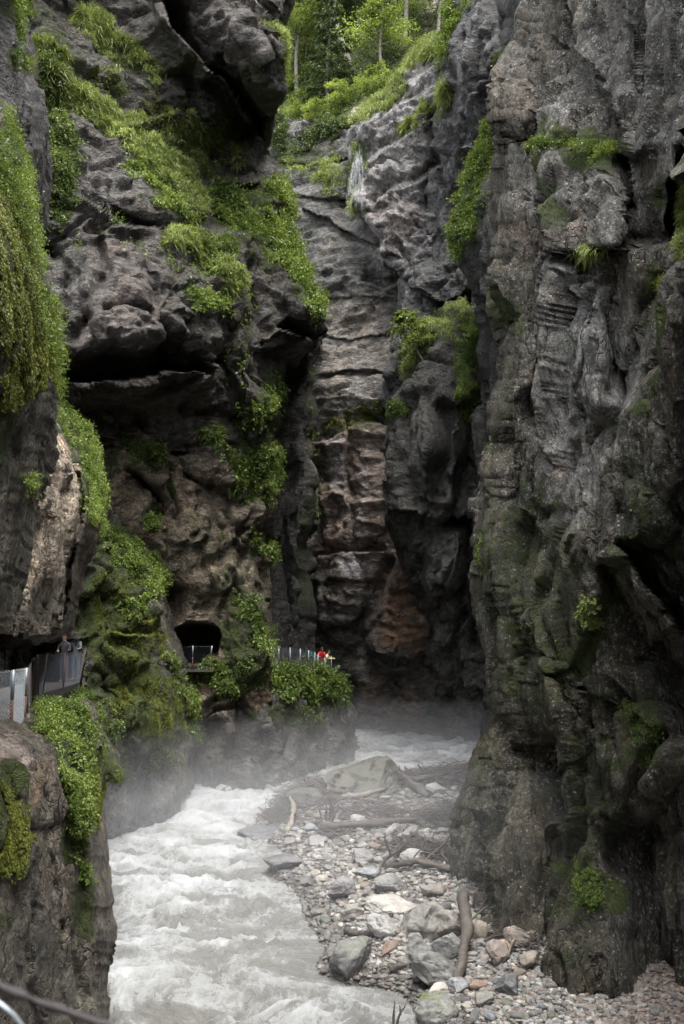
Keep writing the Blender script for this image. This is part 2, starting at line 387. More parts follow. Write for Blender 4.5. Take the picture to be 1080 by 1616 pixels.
    disp -= crack * (keep1 * amps[0] * .6 * (.03 / w1) * np.exp(-(e1 / w1) ** 2) + keep2 * amps[1] * .5 * (.045 / w2) * np.exp(-(e2 / w2) ** 2)) + amps[2] * .25 * keep3 * np.exp(-(e3 / .08) ** 2)
    if flute:
        fq = np.stack([Q[..., 0] * .55, Q[..., 1] * .42, Q[..., 2] * .07], -1) + .12 * np.stack([h2, h2, h2], -1); v1 = np.abs(vnoise(fq, seed + 90)); v2 = np.abs(vnoise(fq * 2.3, seed + 91))
        disp += flute * (.55 * sstep(0, .45, v1) + .28 * sstep(0, .4, v2) - .45)
    disp *= far
    P = P + Nn * disp[..., None]
    NY, NX = P.shape[:2]
    jag = fbm(P * 1.1, 4, 50) * 1.4
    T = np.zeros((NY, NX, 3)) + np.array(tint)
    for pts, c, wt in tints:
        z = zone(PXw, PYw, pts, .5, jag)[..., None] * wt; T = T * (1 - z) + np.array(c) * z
    mo = np.zeros((NY, NX)); N2 = gridnormals(P)
    for pts, wt in moss: mo = np.maximum(mo, wt * zone(PXw, PYw, pts, .55, jag))
    if topmoss: mo = np.maximum(mo, topmoss * sstep(.15, .7, N2[..., 2]) * sstep(-.3, .4, fbm(P * .6, 3, 60)))
    o = mesh_obj(name, P.reshape(-1, 3), gridfaces(NY, NX), M[mat], attrs={'tint': T.reshape(-1, 3), 'moss': mo.ravel()})
    tag(o, label, None, None, 'structure')
    CL[label] = dict(P=P, N=N2, PX=PXw, PY=PYw, jag=jag, o=o)
    return CL[label]

def unit(a): return a / (np.linalg.norm(a, axis=-1, keepdims=True) + 1e-9)
def leafmesh(name, base, d, nrm, ln, wd, vary, mat, parent=None, sag=.15):
    d = unit(d); side = unit(np.cross(d, nrm)); up = np.cross(side, d); ln = ln[:, None]; wd = wd[:, None]
    mid = base + d * ln * .5 + up * ln * .08
    tip = base + d * ln; tip[:, 2] -= ln[:, 0] * sag
    V = np.stack([base, mid + side * wd * .5, tip, mid - side * wd * .5], 1).reshape(-1, 3)
    F = np.arange(len(V)).reshape(-1, 4)
    return mesh_obj(name, V, F, mat, parent, attrs={'vary': np.repeat(np.clip(vary, 0, 1), 4)})
LEAFTOTAL = 0
def plants(name, label, cl, pts, kind, n, size, mat, shoot=.35, K=9, soft=.4, cat=None):
    """scatter one traced patch of vegetation over a cliff; one object"""
    global LEAFTOTAL
    c = CL[cl]; z = zone(c['PX'], c['PY'], pts, soft, c['jag'] * 1.2)
    P = c['P']; z = z[:-1, :-1]; a = np.linalg.norm(np.cross(P[1:, :-1] - P[:-1, :-1], P[:-1, 1:] - P[:-1, :-1]), axis=-1)
    clump = sstep(-.2, .25, fbm(P[:-1, :-1] * 1.3, 3, 77))
    pr = (z * np.minimum(a, np.percentile(a, 97)) * (.03 + clump * (.35 + sstep(-.2, .25, fbm(P[:-1, :-1] * 4.2, 2, 78))))).ravel(); s = pr.sum()
    if s <= 0: print('NO PATCH', label); return None
    r = np.random.default_rng(abs(hash(label)) % 1 + len(label) * 131 + int(pts[0][0]))
    idx = r.choice(len(pr), n, p=pr / s); iy, ix = np.unravel_index(idx, z.shape)
    b = P[iy, ix] + (P[iy + 1, ix] - P[iy, ix]) * r.random((n, 1)) + (P[iy, ix + 1] - P[iy, ix]) * r.random((n, 1))
    nn = c['N'][iy, ix]
    up = np.array([0, 0, 1.0])
    cl1 = .5 + .9 * fbm(b * .8, 3, 90)
    Rr = lambda *sh: r.normal(size=sh)
    if kind == 'leafy':
        sdn = unit(nn * .8 + up * .45 + Rr(n, 3) * .45); t = r.random((n, K, 1)) ** .7; L = shoot * (.4 + r.random((n, 1, 1))) * (.35 + .9 * clump[iy, ix])[:, None, None]
        p = b[:, None] + sdn[:, None] * t * L + Rr(n, K, 3) * size * .45; p[..., 2] -= .25 * L[..., 0] * t[..., 0] ** 2
        d = unit(sdn[:, None] * .5 + Rr(n, K, 3) * .8 - up * .1); nr = unit(up * .9 + nn[:, None] * .5 + Rr(n, K, 3) * .45)
        ln = size * (.45 + .9 * r.random((n, K))) * (.7 + .8 * r.random((n, 1))); wd = ln * .58; sag = .25
    elif kind == 'grass':
        p = b[:, None] + Rr(n, K, 3) * size * .18; d = unit(nn[:, None] * .45 + up * .75 + Rr(n, K, 3) * .5)
        nr = unit(nn[:, None] + Rr(n, K, 3) * .3); ln = size * (.5 + r.random((n, K))); wd = ln * .05 + .010; sag = .55
    elif kind == 'hang':
        p = b[:, None] + nn[:, None] * .05 + Rr(n, K, 3) * size * .4; d = unit(-up * .8 + nn[:, None] * .45 + Rr(n, K, 3) * .5)
        nr = unit(nn[:, None] + Rr(n, K, 3) * .5 + up * .3); ln = size * (.5 + r.random((n, K))); wd = ln * .4; sag = .35
    else:
        p = b[:, None] + Rr(n, K, 3) * size * .5; d = unit(nn[:, None] * .7 + up * .2 + Rr(n, K, 3) * .7)
        nr = unit(up + nn[:, None] * .6 + Rr(n, K, 3) * .6); ln = size * (.5 + r.random((n, K))); wd = ln * .55; sag = .2
    va = cl1[:, None] * .55 + r.random((n, K)) * .45 + .0
    LEAFTOTAL += n * K
    o = leafmesh(name, p.reshape(-1, 3), d.reshape(-1, 3), nr.reshape(-1, 3), ln.ravel(), wd.ravel(), va.ravel(), M[mat], None, sag)
    tag(o, label, cat, None, 'stuff'); return o

# --- the near right wall
cliff('cliff', 'tall dark right hand rock wall nearest the gravel bar', 'rock_right',
      [(-320, 850, 1560), (0, 836, 1560), (55, 832, 1560), (100, 808, 1560), (135, 786, 1560), (190, 790, 1560), (230, 795, 1560), (300, 796, 1560), (350, 790, 1560), (430, 786, 1560),
       (480, 790, 1560), (520, 798, 1560), (600, 794, 1560), (700, 788, 1560), (735, 776, 1560), (850, 768, 1560), (960, 772, 1560), (1060, 776, 1560), (1130, 780, 1560), (1190, 766, 1560),
       (1250, 752, 1560), (1310, 732, 1560), (1360, 728, 1560), (1430, 744, 1560), (1520, 745, 1560), (1760, 760, 1560)],
      [(835, -300, 36), (835, 0, 34), (790, 300, 33), (775, 600, 32), (760, 900, 31.5), (770, 1130, 31), (717, 1340, 30.5), (735, 1440, 28.6), (800, 1475, 26.6), (860, 1530, 24.0), (900, 1545, 23.4), (1080, 1560, 22.4),
       (860, 1700, 24), (1080, 1700, 22.4), (735, 1700, 28.6), (950, -200, 27), (950, 100, 28), (930, 300, 26.5), (930, 600, 25.5), (900, 900, 25.5), (900, 1200, 25.5), (850, 1400, 26.5), (1080, 100, 20), (1080, 500, 21), (1080, 900, 22), (1080, 1300, 22.5),
       (1400, -200, 12), (1400, 300, 12), (1400, 900, 12.5), (1400, 1600, 13)],
      strokes=[('s', [(870, 398), (915, 402), (990, 392)], 26, 1.1), ('g', [(985, 230), (1005, 320), (1020, 390)], 34, 2.2), ('s', [(1045, 380), (1040, 300), (1062, 240), (1090, 190)], 40, 1.2),
               ('s', [(850, 225), (815, 222), (785, 212)], 26, .9), ('s', [(895, -40), (915, 60), (960, 160), (985, 250), (1000, 330)], 46, .9), ('g', [(840, 60), (862, 160), (850, 260), (842, 340)], 14, 1.4),
               ('g', [(842, 330), (865, 400), (862, 480), (872, 560), (862, 640), (880, 720)], 12, 1.5), ('g', [(962, 410), (978, 480), (972, 560), (985, 640)], 13, 1.7), ('g', [(940, 640), (922, 700), (935, 790), (958, 860)], 9, 1.3),
               ('g', [(905, 420), (915, 500), (905, 600), (915, 660)], 7, .7), ('g', [(1030, 420), (1015, 500), (995, 580), (975, 650), (968, 720)], 14, 1.6), ('g', [(800, 500), (822, 600), (815, 700), (835, 790), (870, 830)], 9, .9),
               ('s', [(1110, 1040), (1060, 985), (1015, 915), (975, 850)], 40, 1.6), ('g', [(1040, 1000), (1085, 1080), (1100, 1180)], 46, 1.8), ('g', [(975, 870), (990, 960), (1010, 1060)], 36, 1.2),
               ('s', [(905, 1230), (925, 1160), (900, 1110), (870, 1060)], 26, .9), ('g', [(860, 1160), (885, 1220), (902, 1290)], 34, 1.6), ('g', [(902, 1280), (880, 1350), (858, 1430), (852, 1520)], 14, 1.6),
               ('g', [(930, 1200), (965, 1300), (990, 1400)], 12, .7), ('G', [(1010, 1330), (1030, 1430), (1050, 1560)], 40, 1.6), ('g', [(775, 1190), (782, 1290), (775, 1390), (795, 1470)], 9, .7),
               ('g', [(760, 850), (800, 930), (835, 1010), (830, 1090)], 10, .8), ('g', [(880, 800), (860, 880), (850, 960)], 14, .9), ('s', [(1000, 1120), (960, 1110), (920, 1085)], 24, .7),
               ('g', [(1000, 30), (985, 120), (1010, 200)], 12, .6), ('g', [(1050, 1150), (1000, 1230), (980, 1320)], 10, .7)],
      lumps=[(930, 318, 62, 84, 8, 1.5, 2.6), (818, 175, 34, 46, 0, 1.3, 3), (900, 520, 30, 120, 0, .8, 2.4), (940, 560, 26, 110, 4, .8, 2.4), (1050, 620, 66, 250, 8, 1.3, 2.2), (820, 640, 36, 150, 4, .8, 2.2),
             (1010, 860, 60, 120, -20, .9, 2.2), (880, 940, 70, 140, 14, .9, 2), (850, 1090, 60, 60, 0, .7, 2.4), (800, 1330, 60, 170, -6, .8, 2.2), (960, 1440, 120, 150, 0, .5, 2.0), (1000, 1210, 80, 110, 30, .9, 2.2), (1080, 520, 40, 120, 0, .8, 2)],
      tint=(.056, .048, .032), tints=[([(930, 420, 40), (930, 560, 60), (920, 720, 50), (900, 800, 30)], (.22, .218, .21), .9), ([(880, 200, 40), (860, 320, 40), (930, 330, 60)], (.115, .11, .098), .8),
             ([(815, 160, 40)], (.12, .095, .07), .8), ([(1000, 60, 90), (1040, 200, 60)], (.055, .052, .046), .8), ([(830, 900, 60), (900, 1000, 90)], (.066, .064, .042), .7), ([(800, 1300, 70), (760, 1400, 40)], (.085, .08, .06), .6),
             ([(1020, 1480, 80)], (.06, .06, .055), .6), ([(905, 1450, 50)], (.085, .082, .065), .6), ([(690, 350, 20), (900, 375, 20)], (.12, .08, .055), .5)],
      moss=[([(900, 230, 26), (950, 240, 22)], .8), ([(870, 250, 14), (880, 360, 10)], .5), ([(1030, 440, 24), (1050, 520, 22), (1010, 640, 18)], .6), ([(930, 400, 18)], .7), ([(800, 560, 30), (830, 700, 24), (850, 800, 20)], .32),
            ([(800, 850, 40), (850, 1000, 40), (820, 1080, 20)], .38), ([(990, 860, 16), (940, 980, 20), (900, 1060, 26)], .5), ([(1000, 1120, 40), (1020, 1180, 26)], .48), ([(905, 1370, 26), (940, 1400, 40), (980, 1420, 26)], .8),
            ([(780, 1180, 30), (770, 1300, 30), (800, 1430, 20)], .3), ([(1050, 300, 24), (1075, 360, 24)], .8), ([(870, 1240, 30)], .35), ([(830, 520, 20), (790, 460, 18)], .5), ([(900, 1500, 40)], .3), ([(840, 820, 70), (860, 960, 90), (850, 1080, 70)], .36), ([(1010, 760, 50), (1040, 880, 50)], .34), ([(960, 1120, 60), (940, 1250, 60), (900, 1420, 60)], .36), ([(790, 1130, 40), (760, 1300, 40)], .3)],
      rl=70, al=4.5, amps=(.85, .42, .13), aniso=(1.15, 1.15, .42), shear=.08, seed=1, back=9, topmoss=.25, step=2.1, umap=(.80, .45), flute=1.1)

# --- fin behind it, gap shade put into its near-black tint, with the leafy edge
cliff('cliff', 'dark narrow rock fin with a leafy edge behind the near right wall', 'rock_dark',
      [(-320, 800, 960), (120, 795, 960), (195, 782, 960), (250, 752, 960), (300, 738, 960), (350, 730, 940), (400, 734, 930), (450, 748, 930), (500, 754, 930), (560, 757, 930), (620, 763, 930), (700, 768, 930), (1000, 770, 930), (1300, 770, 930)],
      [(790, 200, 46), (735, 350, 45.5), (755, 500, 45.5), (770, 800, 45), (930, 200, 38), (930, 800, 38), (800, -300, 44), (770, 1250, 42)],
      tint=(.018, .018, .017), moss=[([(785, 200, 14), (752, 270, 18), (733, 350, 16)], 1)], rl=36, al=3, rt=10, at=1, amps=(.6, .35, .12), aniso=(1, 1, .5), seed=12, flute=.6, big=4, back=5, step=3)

# --- right middle buttress with grass top
cliff('cliff', 'dark middle buttress with grassy crest right of the back wall', 'rock_dark',
      [(488, 720, 860), (500, 700, 860), (520, 676, 860), (550, 655, 860), (590, 645, 860), (640, 622, 860), (700, 614, 860), (760, 618, 860), (840, 622, 860), (880, 640, 860), (900, 650, 860), (960, 652, 860), (1060, 655, 860), (1140, 665, 860), (1260, 690, 860)],
      [(700, 500, 53), (640, 640, 53), (620, 800, 53), (650, 950, 57), (680, 1150, 62), (860, 500, 46), (860, 900, 50), (860, 1250, 56), (740, 800, 51.5), (740, 1150, 60), (740, 1260, 61), (690, 1260, 63)],
      strokes=[('s', [(615, 800), (680, 822), (760, 815)], 30, 1.6), ('g', [(700, 620), (705, 720), (690, 800)], 12, 1.6), ('g', [(725, 620), (735, 740), (720, 840)], 16, 2.2), ('g', [(665, 840), (672, 920), (668, 1000), (690, 1090)], 12, 1.6),
               ('s', [(755, 830), (740, 900), (735, 1000), (745, 1100)], 20, 1.2), ('g', [(640, 620), (650, 700), (640, 790)], 8, .9), ('G', [(760, 540), (752, 700), (760, 1000)], 16, 3)],
      lumps=[(705, 880, 36, 60, 0, 1.2, 2.4), (700, 700, 40, 110, 0, 1, 2.4)],
      tint=(.052, .050, .045), tints=[([(705, 880, 46)], (.10, .10, .09), .8), ([(740, 1000, 40), (730, 1100, 40)], (.085, .085, .078), .7)],
      moss=[([(650, 590, 12), (668, 540, 12), (700, 510, 14), (745, 480, 14)], 1), ([(742, 520, 16), (740, 600, 14), (738, 660, 12)], .9), ([(640, 655, 10)], .8)],
      rl=40, al=4, rt=14, at=2, amps=(.9, .5, .18), aniso=(1, 1, .6), seed=15, flute=1.2, big=5, back=8, step=2.6)

# --- dark wall with the pale slab, upper right
cliff('cliff', 'dark upper wall behind the near right rock', 'rock_left',
      [(-320, 728, 960), (0, 722, 960), (60, 716, 960), (130, 706, 960), (230, 690, 960), (330, 672, 960), (440, 650, 960), (480, 640, 960), (620, 600, 960), (760, 590, 960)],
      [(720, -300, 66), (720, 0, 62), (700, 200, 62), (650, 440, 62), (600, 700, 62), (960, -300, 52), (960, 200, 52), (960, 700, 52), (800, 100, 56), (780, 400, 57)],
      strokes=[('s', [(850, 195), (780, 215), (715, 245), (680, 280)], 60, 2.2), ('g', [(700, 230), (690, 330), (680, 430)], 40, 3.0), ('g', [(735, 40), (725, 120), (712, 200)], 9, 1.2), ('g', [(790, -20), (800, 80), (780, 180)], 12, 1), ('s', [(640, 460), (700, 470), (760, 450)], 40, 1.5)],
      tint=(.05, .05, .05), moss=[([(712, 60, 12), (702, 140, 8)], .8), ([(712, 140, 8), (704, 190, 8)], .7)],
      rl=30, al=3, amps=(.8, .5, .2), aniso=(1, 1, .8), seed=17, flute=.9, lamin=.3, big=6, back=8, step=3)
cliff('cliff', 'pale grey rock slope with grassy crest in the upper middle', 'rock_pale',
      [(58, 686, 716), (75, 662, 722), (100, 640, 726), (125, 632, 728), (150, 600, 730), (175, 572, 732), (200, 560, 735), (260, 556, 735), (330, 562, 735), (350, 578, 735), (380, 600, 730), (395, 604, 720), (440, 640, 740), (520, 640, 740)],
      [(700, 60, 68), (640, 110, 70), (565, 200, 71), (560, 330, 68), (600, 380, 66), (720, 100, 64), (720, 300, 64), (660, 250, 66), (730, 440, 63.5), (650, 500, 63.5)],
      strokes=[('s', [(720, 170), (670, 195), (640, 212), (600, 235), (565, 262)], 18, 1.0), ('s', [(700, 240), (655, 280), (620, 300), (590, 330)], 14, .8), ('g', [(700, 70), (690, 140), (680, 200), (672, 280), (668, 360)], 7, .8), ('g', [(640, 130), (600, 190), (575, 250)], 6, .8), ('s', [(690, 105), (660, 120), (632, 135)], 12, .7)],
      tint=(.21, .20, .195), tints=[([(705, 90, 18), (690, 200, 22), (678, 330, 30), (680, 440, 40)], (.10, .10, .10), .8), ([(600, 330, 30), (640, 380, 30)], (.20, .17, .16), .6), ([(650, 440, 50), (600, 420, 30)], (.10, .10, .105), .7)],
      moss=[([(690, 60, 12), (640, 95, 10), (625, 140, 10)], 1), ([(608, 150, 9), (565, 190, 8)], 1), ([(665, 170, 12), (650, 195, 10)], .7), ([(566, 230, 9), (560, 330, 12)], .6)],
      rl=26, al=3, rr=12, ar=1, rt=14, at=3, amps=(.9, .6, .22), aniso=(.7, .8, 1.8), shear=-.5, seed=21, lamin=.5, big=6, back=6, step=2.4)

# --- back wall
cliff('cliff', 'banded brown back wall closing the gorge below the waterfall', 'rock_back',
      [(185, 430, 640), (230, 415, 660), (400, 415, 720), (700, 415, 760), (1160, 415, 800), (1260, 415, 820)],
      [(430, 200, 80), (560, 220, 76), (640, 200, 74), (430, 400, 76), (560, 420, 70), (700, 420, 67), (430, 600, 72), (570, 560, 69), (560, 640, 66), (700, 640, 64), (430, 800, 70), (560, 760, 65), (430, 1000, 68), (560, 900, 64), (560, 1100, 65), (600, 1230, 65), (430, 1230, 68), (800, 1200, 58), (760, 900, 60)],
      strokes=[('s', [(640, 668), (580, 662), (520, 688), (480, 690)], 24, 1.3), ('s', [(480, 520), (540, 530), (600, 525), (640, 515)], 12, .3), ('s', [(480, 470), (560, 462), (610, 470)], 10, .25), ('s', [(470, 330), (520, 345), (600, 400)], 14, .7), ('s', [(490, 590), (560, 585), (640, 600)], 10, .4),
               ('s', [(490, 632), (560, 622), (640, 640)], 8, -.5), ('g', [(500, 700), (512, 800), (500, 900), (495, 1000)], 8, 1.0), ('g', [(520, 745), (530, 840), (518, 960)], 6, .6), ('s', [(500, 880), (560, 872), (620, 878)], 14, -.8), ('g', [(555, 640), (548, 740), (560, 870)], 5, .5),
               ('s', [(640, 440), (600, 455), (560, 440)], 20, .8), ('g', [(625, 880), (600, 950), (560, 1010)], 10, 1.4), ('g', [(540, 300), (560, 400), (600, 460)], 12, .8), ('s', [(430, 250), (500, 262), (560, 240)], 10, .5), ('s', [(430, 300), (500, 312), (560, 320)], 9, .4)],
      lumps=[(560, 760, 70, 110, 0, 1.6, 2.2), (650, 960, 60, 110, 24, 2.4, 2.0), (590, 1060, 34, 70, 20, 1.2, 2.2), (660, 1050, 40, 80, 0, 1.2, 2.2), (540, 950, 40, 80, 0, 1, 2.2)],
      tint=(.070, .068, .062), tints=[([(560, 520, 60), (560, 640, 70)], (.17, .15, .128), .8), ([(560, 720, 70), (560, 850, 70)], (.20, .155, .13), .9), ([(540, 940, 50), (560, 1010, 40)], (.09, .075, .066), .8), ([(640, 930, 30), (620, 990, 22), (660, 1000, 30)], (.17, .095, .055), .85),
             ([(690, 980, 24), (690, 1060, 30)], (.13, .10, .095), .8), ([(570, 600, 18), (555, 640, 14)], (.22, .215, .21), .6), ([(530, 690, 12), (530, 760, 9)], (.36, .33, .33), .7), ([(575, 700, 7), (570, 800, 6), (575, 880, 8)], (.34, .30, .29), .7), ([(500, 760, 7), (500, 860, 7)], (.33, .30, .30), .6), ([(560, 893, 16), (590, 890, 8)], (.36, .34, .35), .8), ([(600, 1110, 40), (640, 1120, 30)], (.20, .14, .11), .6)],
      moss=[([(430, 210, 40), (470, 250, 24)], .5), ([(560, 250, 10), (556, 320, 8)], .6), ([(600, 660, 14), (520, 670, 16)], .45), ([(500, 240, 20), (530, 300, 16)], .5), ([(500, 750, 8)], .5)],
      amps=(.6, .32, .2), aniso=(.6, .8, 1.5), seed=23, lamin=.8, big=7, back=8, step=2.6)

# --- far slot wall left of the back wall, cleft shade put into its tint
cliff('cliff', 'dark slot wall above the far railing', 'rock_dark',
      [(490, 400, 500), (540, 400, 494), (560, 400, 484), (700, 400, 490), (860, 400, 492), (960, 400, 494), (1045, 400, 494), (1100, 400, 494)],
      [(400, 500, 54), (490, 560, 57), (400, 1000, 52), (490, 1000, 58)],
      strokes=[('G', [(450, 560), (455, 620)], 16, 3), ('g', [(470, 640), (475, 800), (462, 1000)], 8, 1.4), ('g', [(445, 700), (440, 860), (446, 1010)], 14, 2.6)],
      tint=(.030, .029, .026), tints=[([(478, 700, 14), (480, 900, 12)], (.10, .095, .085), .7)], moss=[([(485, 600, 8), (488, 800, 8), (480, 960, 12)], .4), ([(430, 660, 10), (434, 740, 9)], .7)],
      rr=26, ar=4, amps=(.7, .5, .2), aniso=(1, 1, .4), seed=27, flute=1.2, big=4, back=8, step=2.6)

# --- upper left wall
cliff('cliff', 'massive upper left wall with a jutting dark overhang', 'rock_left',
      [(-320, -60, 470), (0, -60, 460), (30, -60, 452), (60, -60, 449), (100, -60, 448), (140, -60, 446), (175, -60, 432), (205, -60, 422), (235, -60, 420), (270, -60, 440), (330, -60, 458), (390, -60, 466), (430, -60, 492), (470, -60, 508), (520, -60, 506), (545, -60, 486), (560, -60, 442), (600, -60, 438), (640, -60, 436), (690, -60, 434), (710, -60, 430)],
      [(-60, -300, 36), (-60, 200, 36), (-60, 650, 38), (450, -300, 45), (450, 0, 44), (440, 140, 44), (425, 220, 50), (460, 380, 49.5), (500, 480, 49), (440, 600, 47.5), (200, 0, 45), (200, 300, 41.5), (200, 550, 39), (330, 250, 49), (330, 400, 44.5), (340, 550, 44), (100, 100, 42), (100, 400, 39), (200, 640, 41.5), (340, 660, 46)],
      strokes=[('s', [(440, 232), (415, 215), (385, 170), (345, 118), (310, 78), (275, 40), (262, 0)], 34, 2.2), ('g', [(330, 110), (370, 170), (405, 225)], 22, 2.0), ('s', [(300, 172), (250, 190), (180, 200)], 14, .5),
               ('g', [(430, 12), (446, 60)], 5, 1), ('s', [(455, 70), (430, 40), (400, 0), (390, -40)], 14, .8), ('s', [(315, 375), (270, 370), (210, 352), (160, 330), (120, 300)], 20, .9), ('s', [(205, 345), (180, 350), (150, 380)], 16, .6),
               ('g', [(150, 380), (170, 430), (140, 500), (110, 540)], 10, .8), ('g', [(212, 350), (232, 430), (262, 520), (270, 600)], 9, 1.0), ('g', [(345, 470), (365, 540), (360, 620), (375, 680)], 9, .8), ('s', [(340, 592), (260, 598), (180, 604), (90, 615)], 34, 2.4),
               ('s', [(505, 535), (470, 528), (435, 512)], 18, 2.0), ('g', [(385, 400), (400, 470), (395, 560), (405, 640)], 10, 1.1), ('s', [(400, 560), (375, 640), (385, 700)], 12, .6), ('g', [(310, 340), (322, 400), (318, 440)], 8, .9), ('g', [(70, 380), (110, 430), (100, 520)], 10, .8),
               ('G', [(90, 645), (150, 655), (210, 662)], 26, 3.2), ('g', [(280, 640), (340, 655), (400, 670)], 10, .9), ('g', [(170, 210), (230, 260), (300, 330)], 8, .3), ('s', [(300, 300), (340, 310), (380, 290), (420, 280)], 12, .5), ('g', [(290, 90), (300, 180), (290, 300)], 10, .5), ('s', [(460, 330), (400, 345), (380, 400)], 14, -.6)],
      lumps=[(210, 470, 80, 100, -10, 1.1, 2.4), (395, 100, 60, 110, -40, 1.2, 2.2), (310, 520, 42, 100, 0, .9, 2.4), (120, 500, 46, 110, 0, .8, 2.2), (480, 480, 34, 44, 0, 1.2, 2.6), (255, 300, 76, 60, 40, 1.0, 2.2), (370, 440, 34, 80, 0, .8, 2.4), (395, 600, 28, 90, 0, 1.0, 2.4), (435, 45, 24, 60, -20, .8, 2.4)],
      tint=(.047, .041, .034), tints=[([(200, 430, 60), (190, 540, 60)], (.082, .068, .062), .9), ([(120, 450, 50)], (.09, .085, .08), .6), ([(100, 330, 40), (230, 240, 40)], (.072, .068, .066), .6), ([(200, 100, 100)], (.05, .046, .037), .7), ([(340, 140, 50), (420, 160, 30)], (.055, .055, .05), .8), ([(330, 550, 50), (400, 600, 30)], (.07, .062, .05), .7)],
      moss=[([(55, 70, 18), (80, 140, 26), (90, 220, 26), (100, 320, 26)], .9), ([(60, 100, 14), (130, 155, 22), (200, 200, 24), (250, 245, 26), (290, 290, 26), (302, 340, 22)], 1.0), ([(270, 380, 12), (330, 400, 18), (360, 440, 12)], .9), ([(340, 310, 28), (400, 340, 46), (430, 400, 34)], .7),
            ([(480, 430, 20), (490, 480, 16)], .8), ([(150, 40, 20), (200, 80, 26), (250, 110, 22)], .6), ([(190, 130, 26), (170, 180, 20)], .45), ([(300, 200, 26), (310, 260, 26), (350, 230, 20)], .45), ([(440, 30, 12), (446, 110, 10)], .7), ([(80, 20, 20), (110, 130, 20)], .4), ([(320, 470, 22)], .5), ([(430, 600, 14), (400, 640, 16), (405, 680, 16)], .7), ([(360, 150, 20), (420, 100, 20)], .35)],
      rr=44, ar=4.5, amps=(.75, .42, .15), aniso=(.75, .9, 1.5), shear=.35, seed=31, lamin=.3, big=5.5, back=9, topmoss=.25, step=2.6)

# --- lower left wall with the second tunnel
cliff('cliff', 'lower left wall pierced by the railed tunnel window', 'rock_left',
      [(640, 60, 400), (660, 60, 425), (700, 60, 432), (760, 60, 436), (800, 60, 436), (860, 60, 430), (940, 60, 428), (1000, 60, 430), (1060, 60, 436), (1120, 60, 440), (1260, 60, 450), (1400, 60, 450)],
      [(60, 660, 40), (180, 670, 43.5), (300, 690, 46), (420, 720, 48), (60, 1000, 41), (260, 800, 45.5), (400, 850, 47.5), (300, 950, 46), (420, 1000, 47), (310, 1070, 45.8), (400, 1100, 46.2), (330, 1270, 45.5), (440, 1270, 48), (320, 1380, 45.5)],
      strokes=[('g', [(280, 742), (330, 772), (380, 795), (425, 780)], 7, 1.3), ('g', [(425, 770), (390, 840), (370, 860), (300, 900)], 7, .9), ('s', [(430, 845), (400, 838), (375, 850)], 14, .8), ('g', [(205, 750), (235, 785), (240, 830)], 12, 1.6), ('s', [(250, 815), (225, 768), (190, 745)], 12, .8),
               ('g', [(355, 890), (372, 930), (370, 960)], 6, .8), ('g', [(275, 700), (262, 780), (282, 850)], 6, .5), ('G', [(270, 935), (262, 1000), (258, 1060)], 14, 1.6), 
               ('g', [(372, 1080), (390, 1150), (400, 1250)], 12, 1.6), ('g', [(330, 1130), (318, 1190), (310, 1270)], 16, 1.1), ('s', [(405, 1120), (350, 1118), (318, 1140)], 12, .5), ('g', [(412, 840), (416, 900), (420, 960)], 7, .8), ('g', [(335, 800), (345, 850), (338, 900)], 5, .6)],
      lumps=[(350, 720, 66, 50, 10, .9, 2.6), (320, 870, 56, 70, -10, .8, 2.4), (395, 820, 32, 46, 0, .7, 2.6), (230, 720, 50, 46, 20, .8, 2.6), (390, 980, 34, 100, 4, .9, 2.2), (308, 1022, 33, 32, 0, -5.0, 4), (345, 1200, 30, 80, 0, .5, 2.2)],
      tint=(.165, .132, .095), tints=[([(370, 900, 36)], (.16, .125, .09), .8), ([(300, 700, 40)], (.12, .11, .095), .7), ([(200, 700, 40)], (.14, .12, .10), .6), ([(400, 740, 30)], (.10, .105, .105), .7), ([(290, 1040, 30)], (.12, .09, .075), .6), ([(340, 1180, 60)], (.085, .08, .076), .7)],
      moss=[([(240, 662, 14), (330, 680, 14), (400, 700, 20), (420, 740, 24)], .85), ([(190, 695, 14), (240, 715, 18)], .7), ([(200, 690, 12), (170, 740, 20)], .5), ([(265, 740, 9), (268, 790, 8)], .6), ([(420, 860, 16)], .7), ([(380, 950, 30), (400, 1020, 30), (380, 1060, 24)], .55), ([(330, 1070, 16), (400, 1070, 20)], .8),
            ([(235, 805, 14)], .6), ([(370, 1000, 26), (410, 1060, 20)], .6), ([(400, 1130, 26)], .45), ([(330, 850, 60), (400, 930, 60), (390, 1050, 50)], .33)],
      rr=34, ar=4, rt=24, at=2.5, amps=(.7, .42, .15), aniso=(1, 1, .9), shear=.2, seed=35, big=4.6, back=8, step=2.4)

# --- promontory with the far railing
cliff('cliff', 'rock promontory carrying the far railed path above the river bend', 'rock_left',
      [(1052, 425, 505), (1060, 420, 530), (1072, 418, 546), (1100, 415, 553), (1140, 410, 562), (1180, 405, 569), (1200, 400, 571), (1260, 400, 572), (1340, 400, 572)],
      [(430, 1060, 49), (540, 1080, 56), (430, 1260, 47.5), (500, 1220, 50), (568, 1200, 54.5), (568, 1330, 54.5), (480, 1100, 50.5)],
      strokes=[('g', [(500, 1110), (510, 1170), (515, 1230)], 6, .8), ('g', [(540, 1120), (545, 1200)], 6, .6), ('g', [(455, 1120), (450, 1200)], 8, .6)],
      tint=(.085, .080, .072), tints=[([(530, 1090, 12)], (.14, .12, .10), .7)], moss=[([(430, 1070, 26), (480, 1075, 30), (530, 1085, 20)], .9), ([(500, 1130, 26), (440, 1120, 20)], .5)],
      rr=24, ar=3, rt=10, at=2.5, amps=(.5, .4, .15), aniso=(1, 1, .8), seed=37, big=4, back=9, step=2.4)

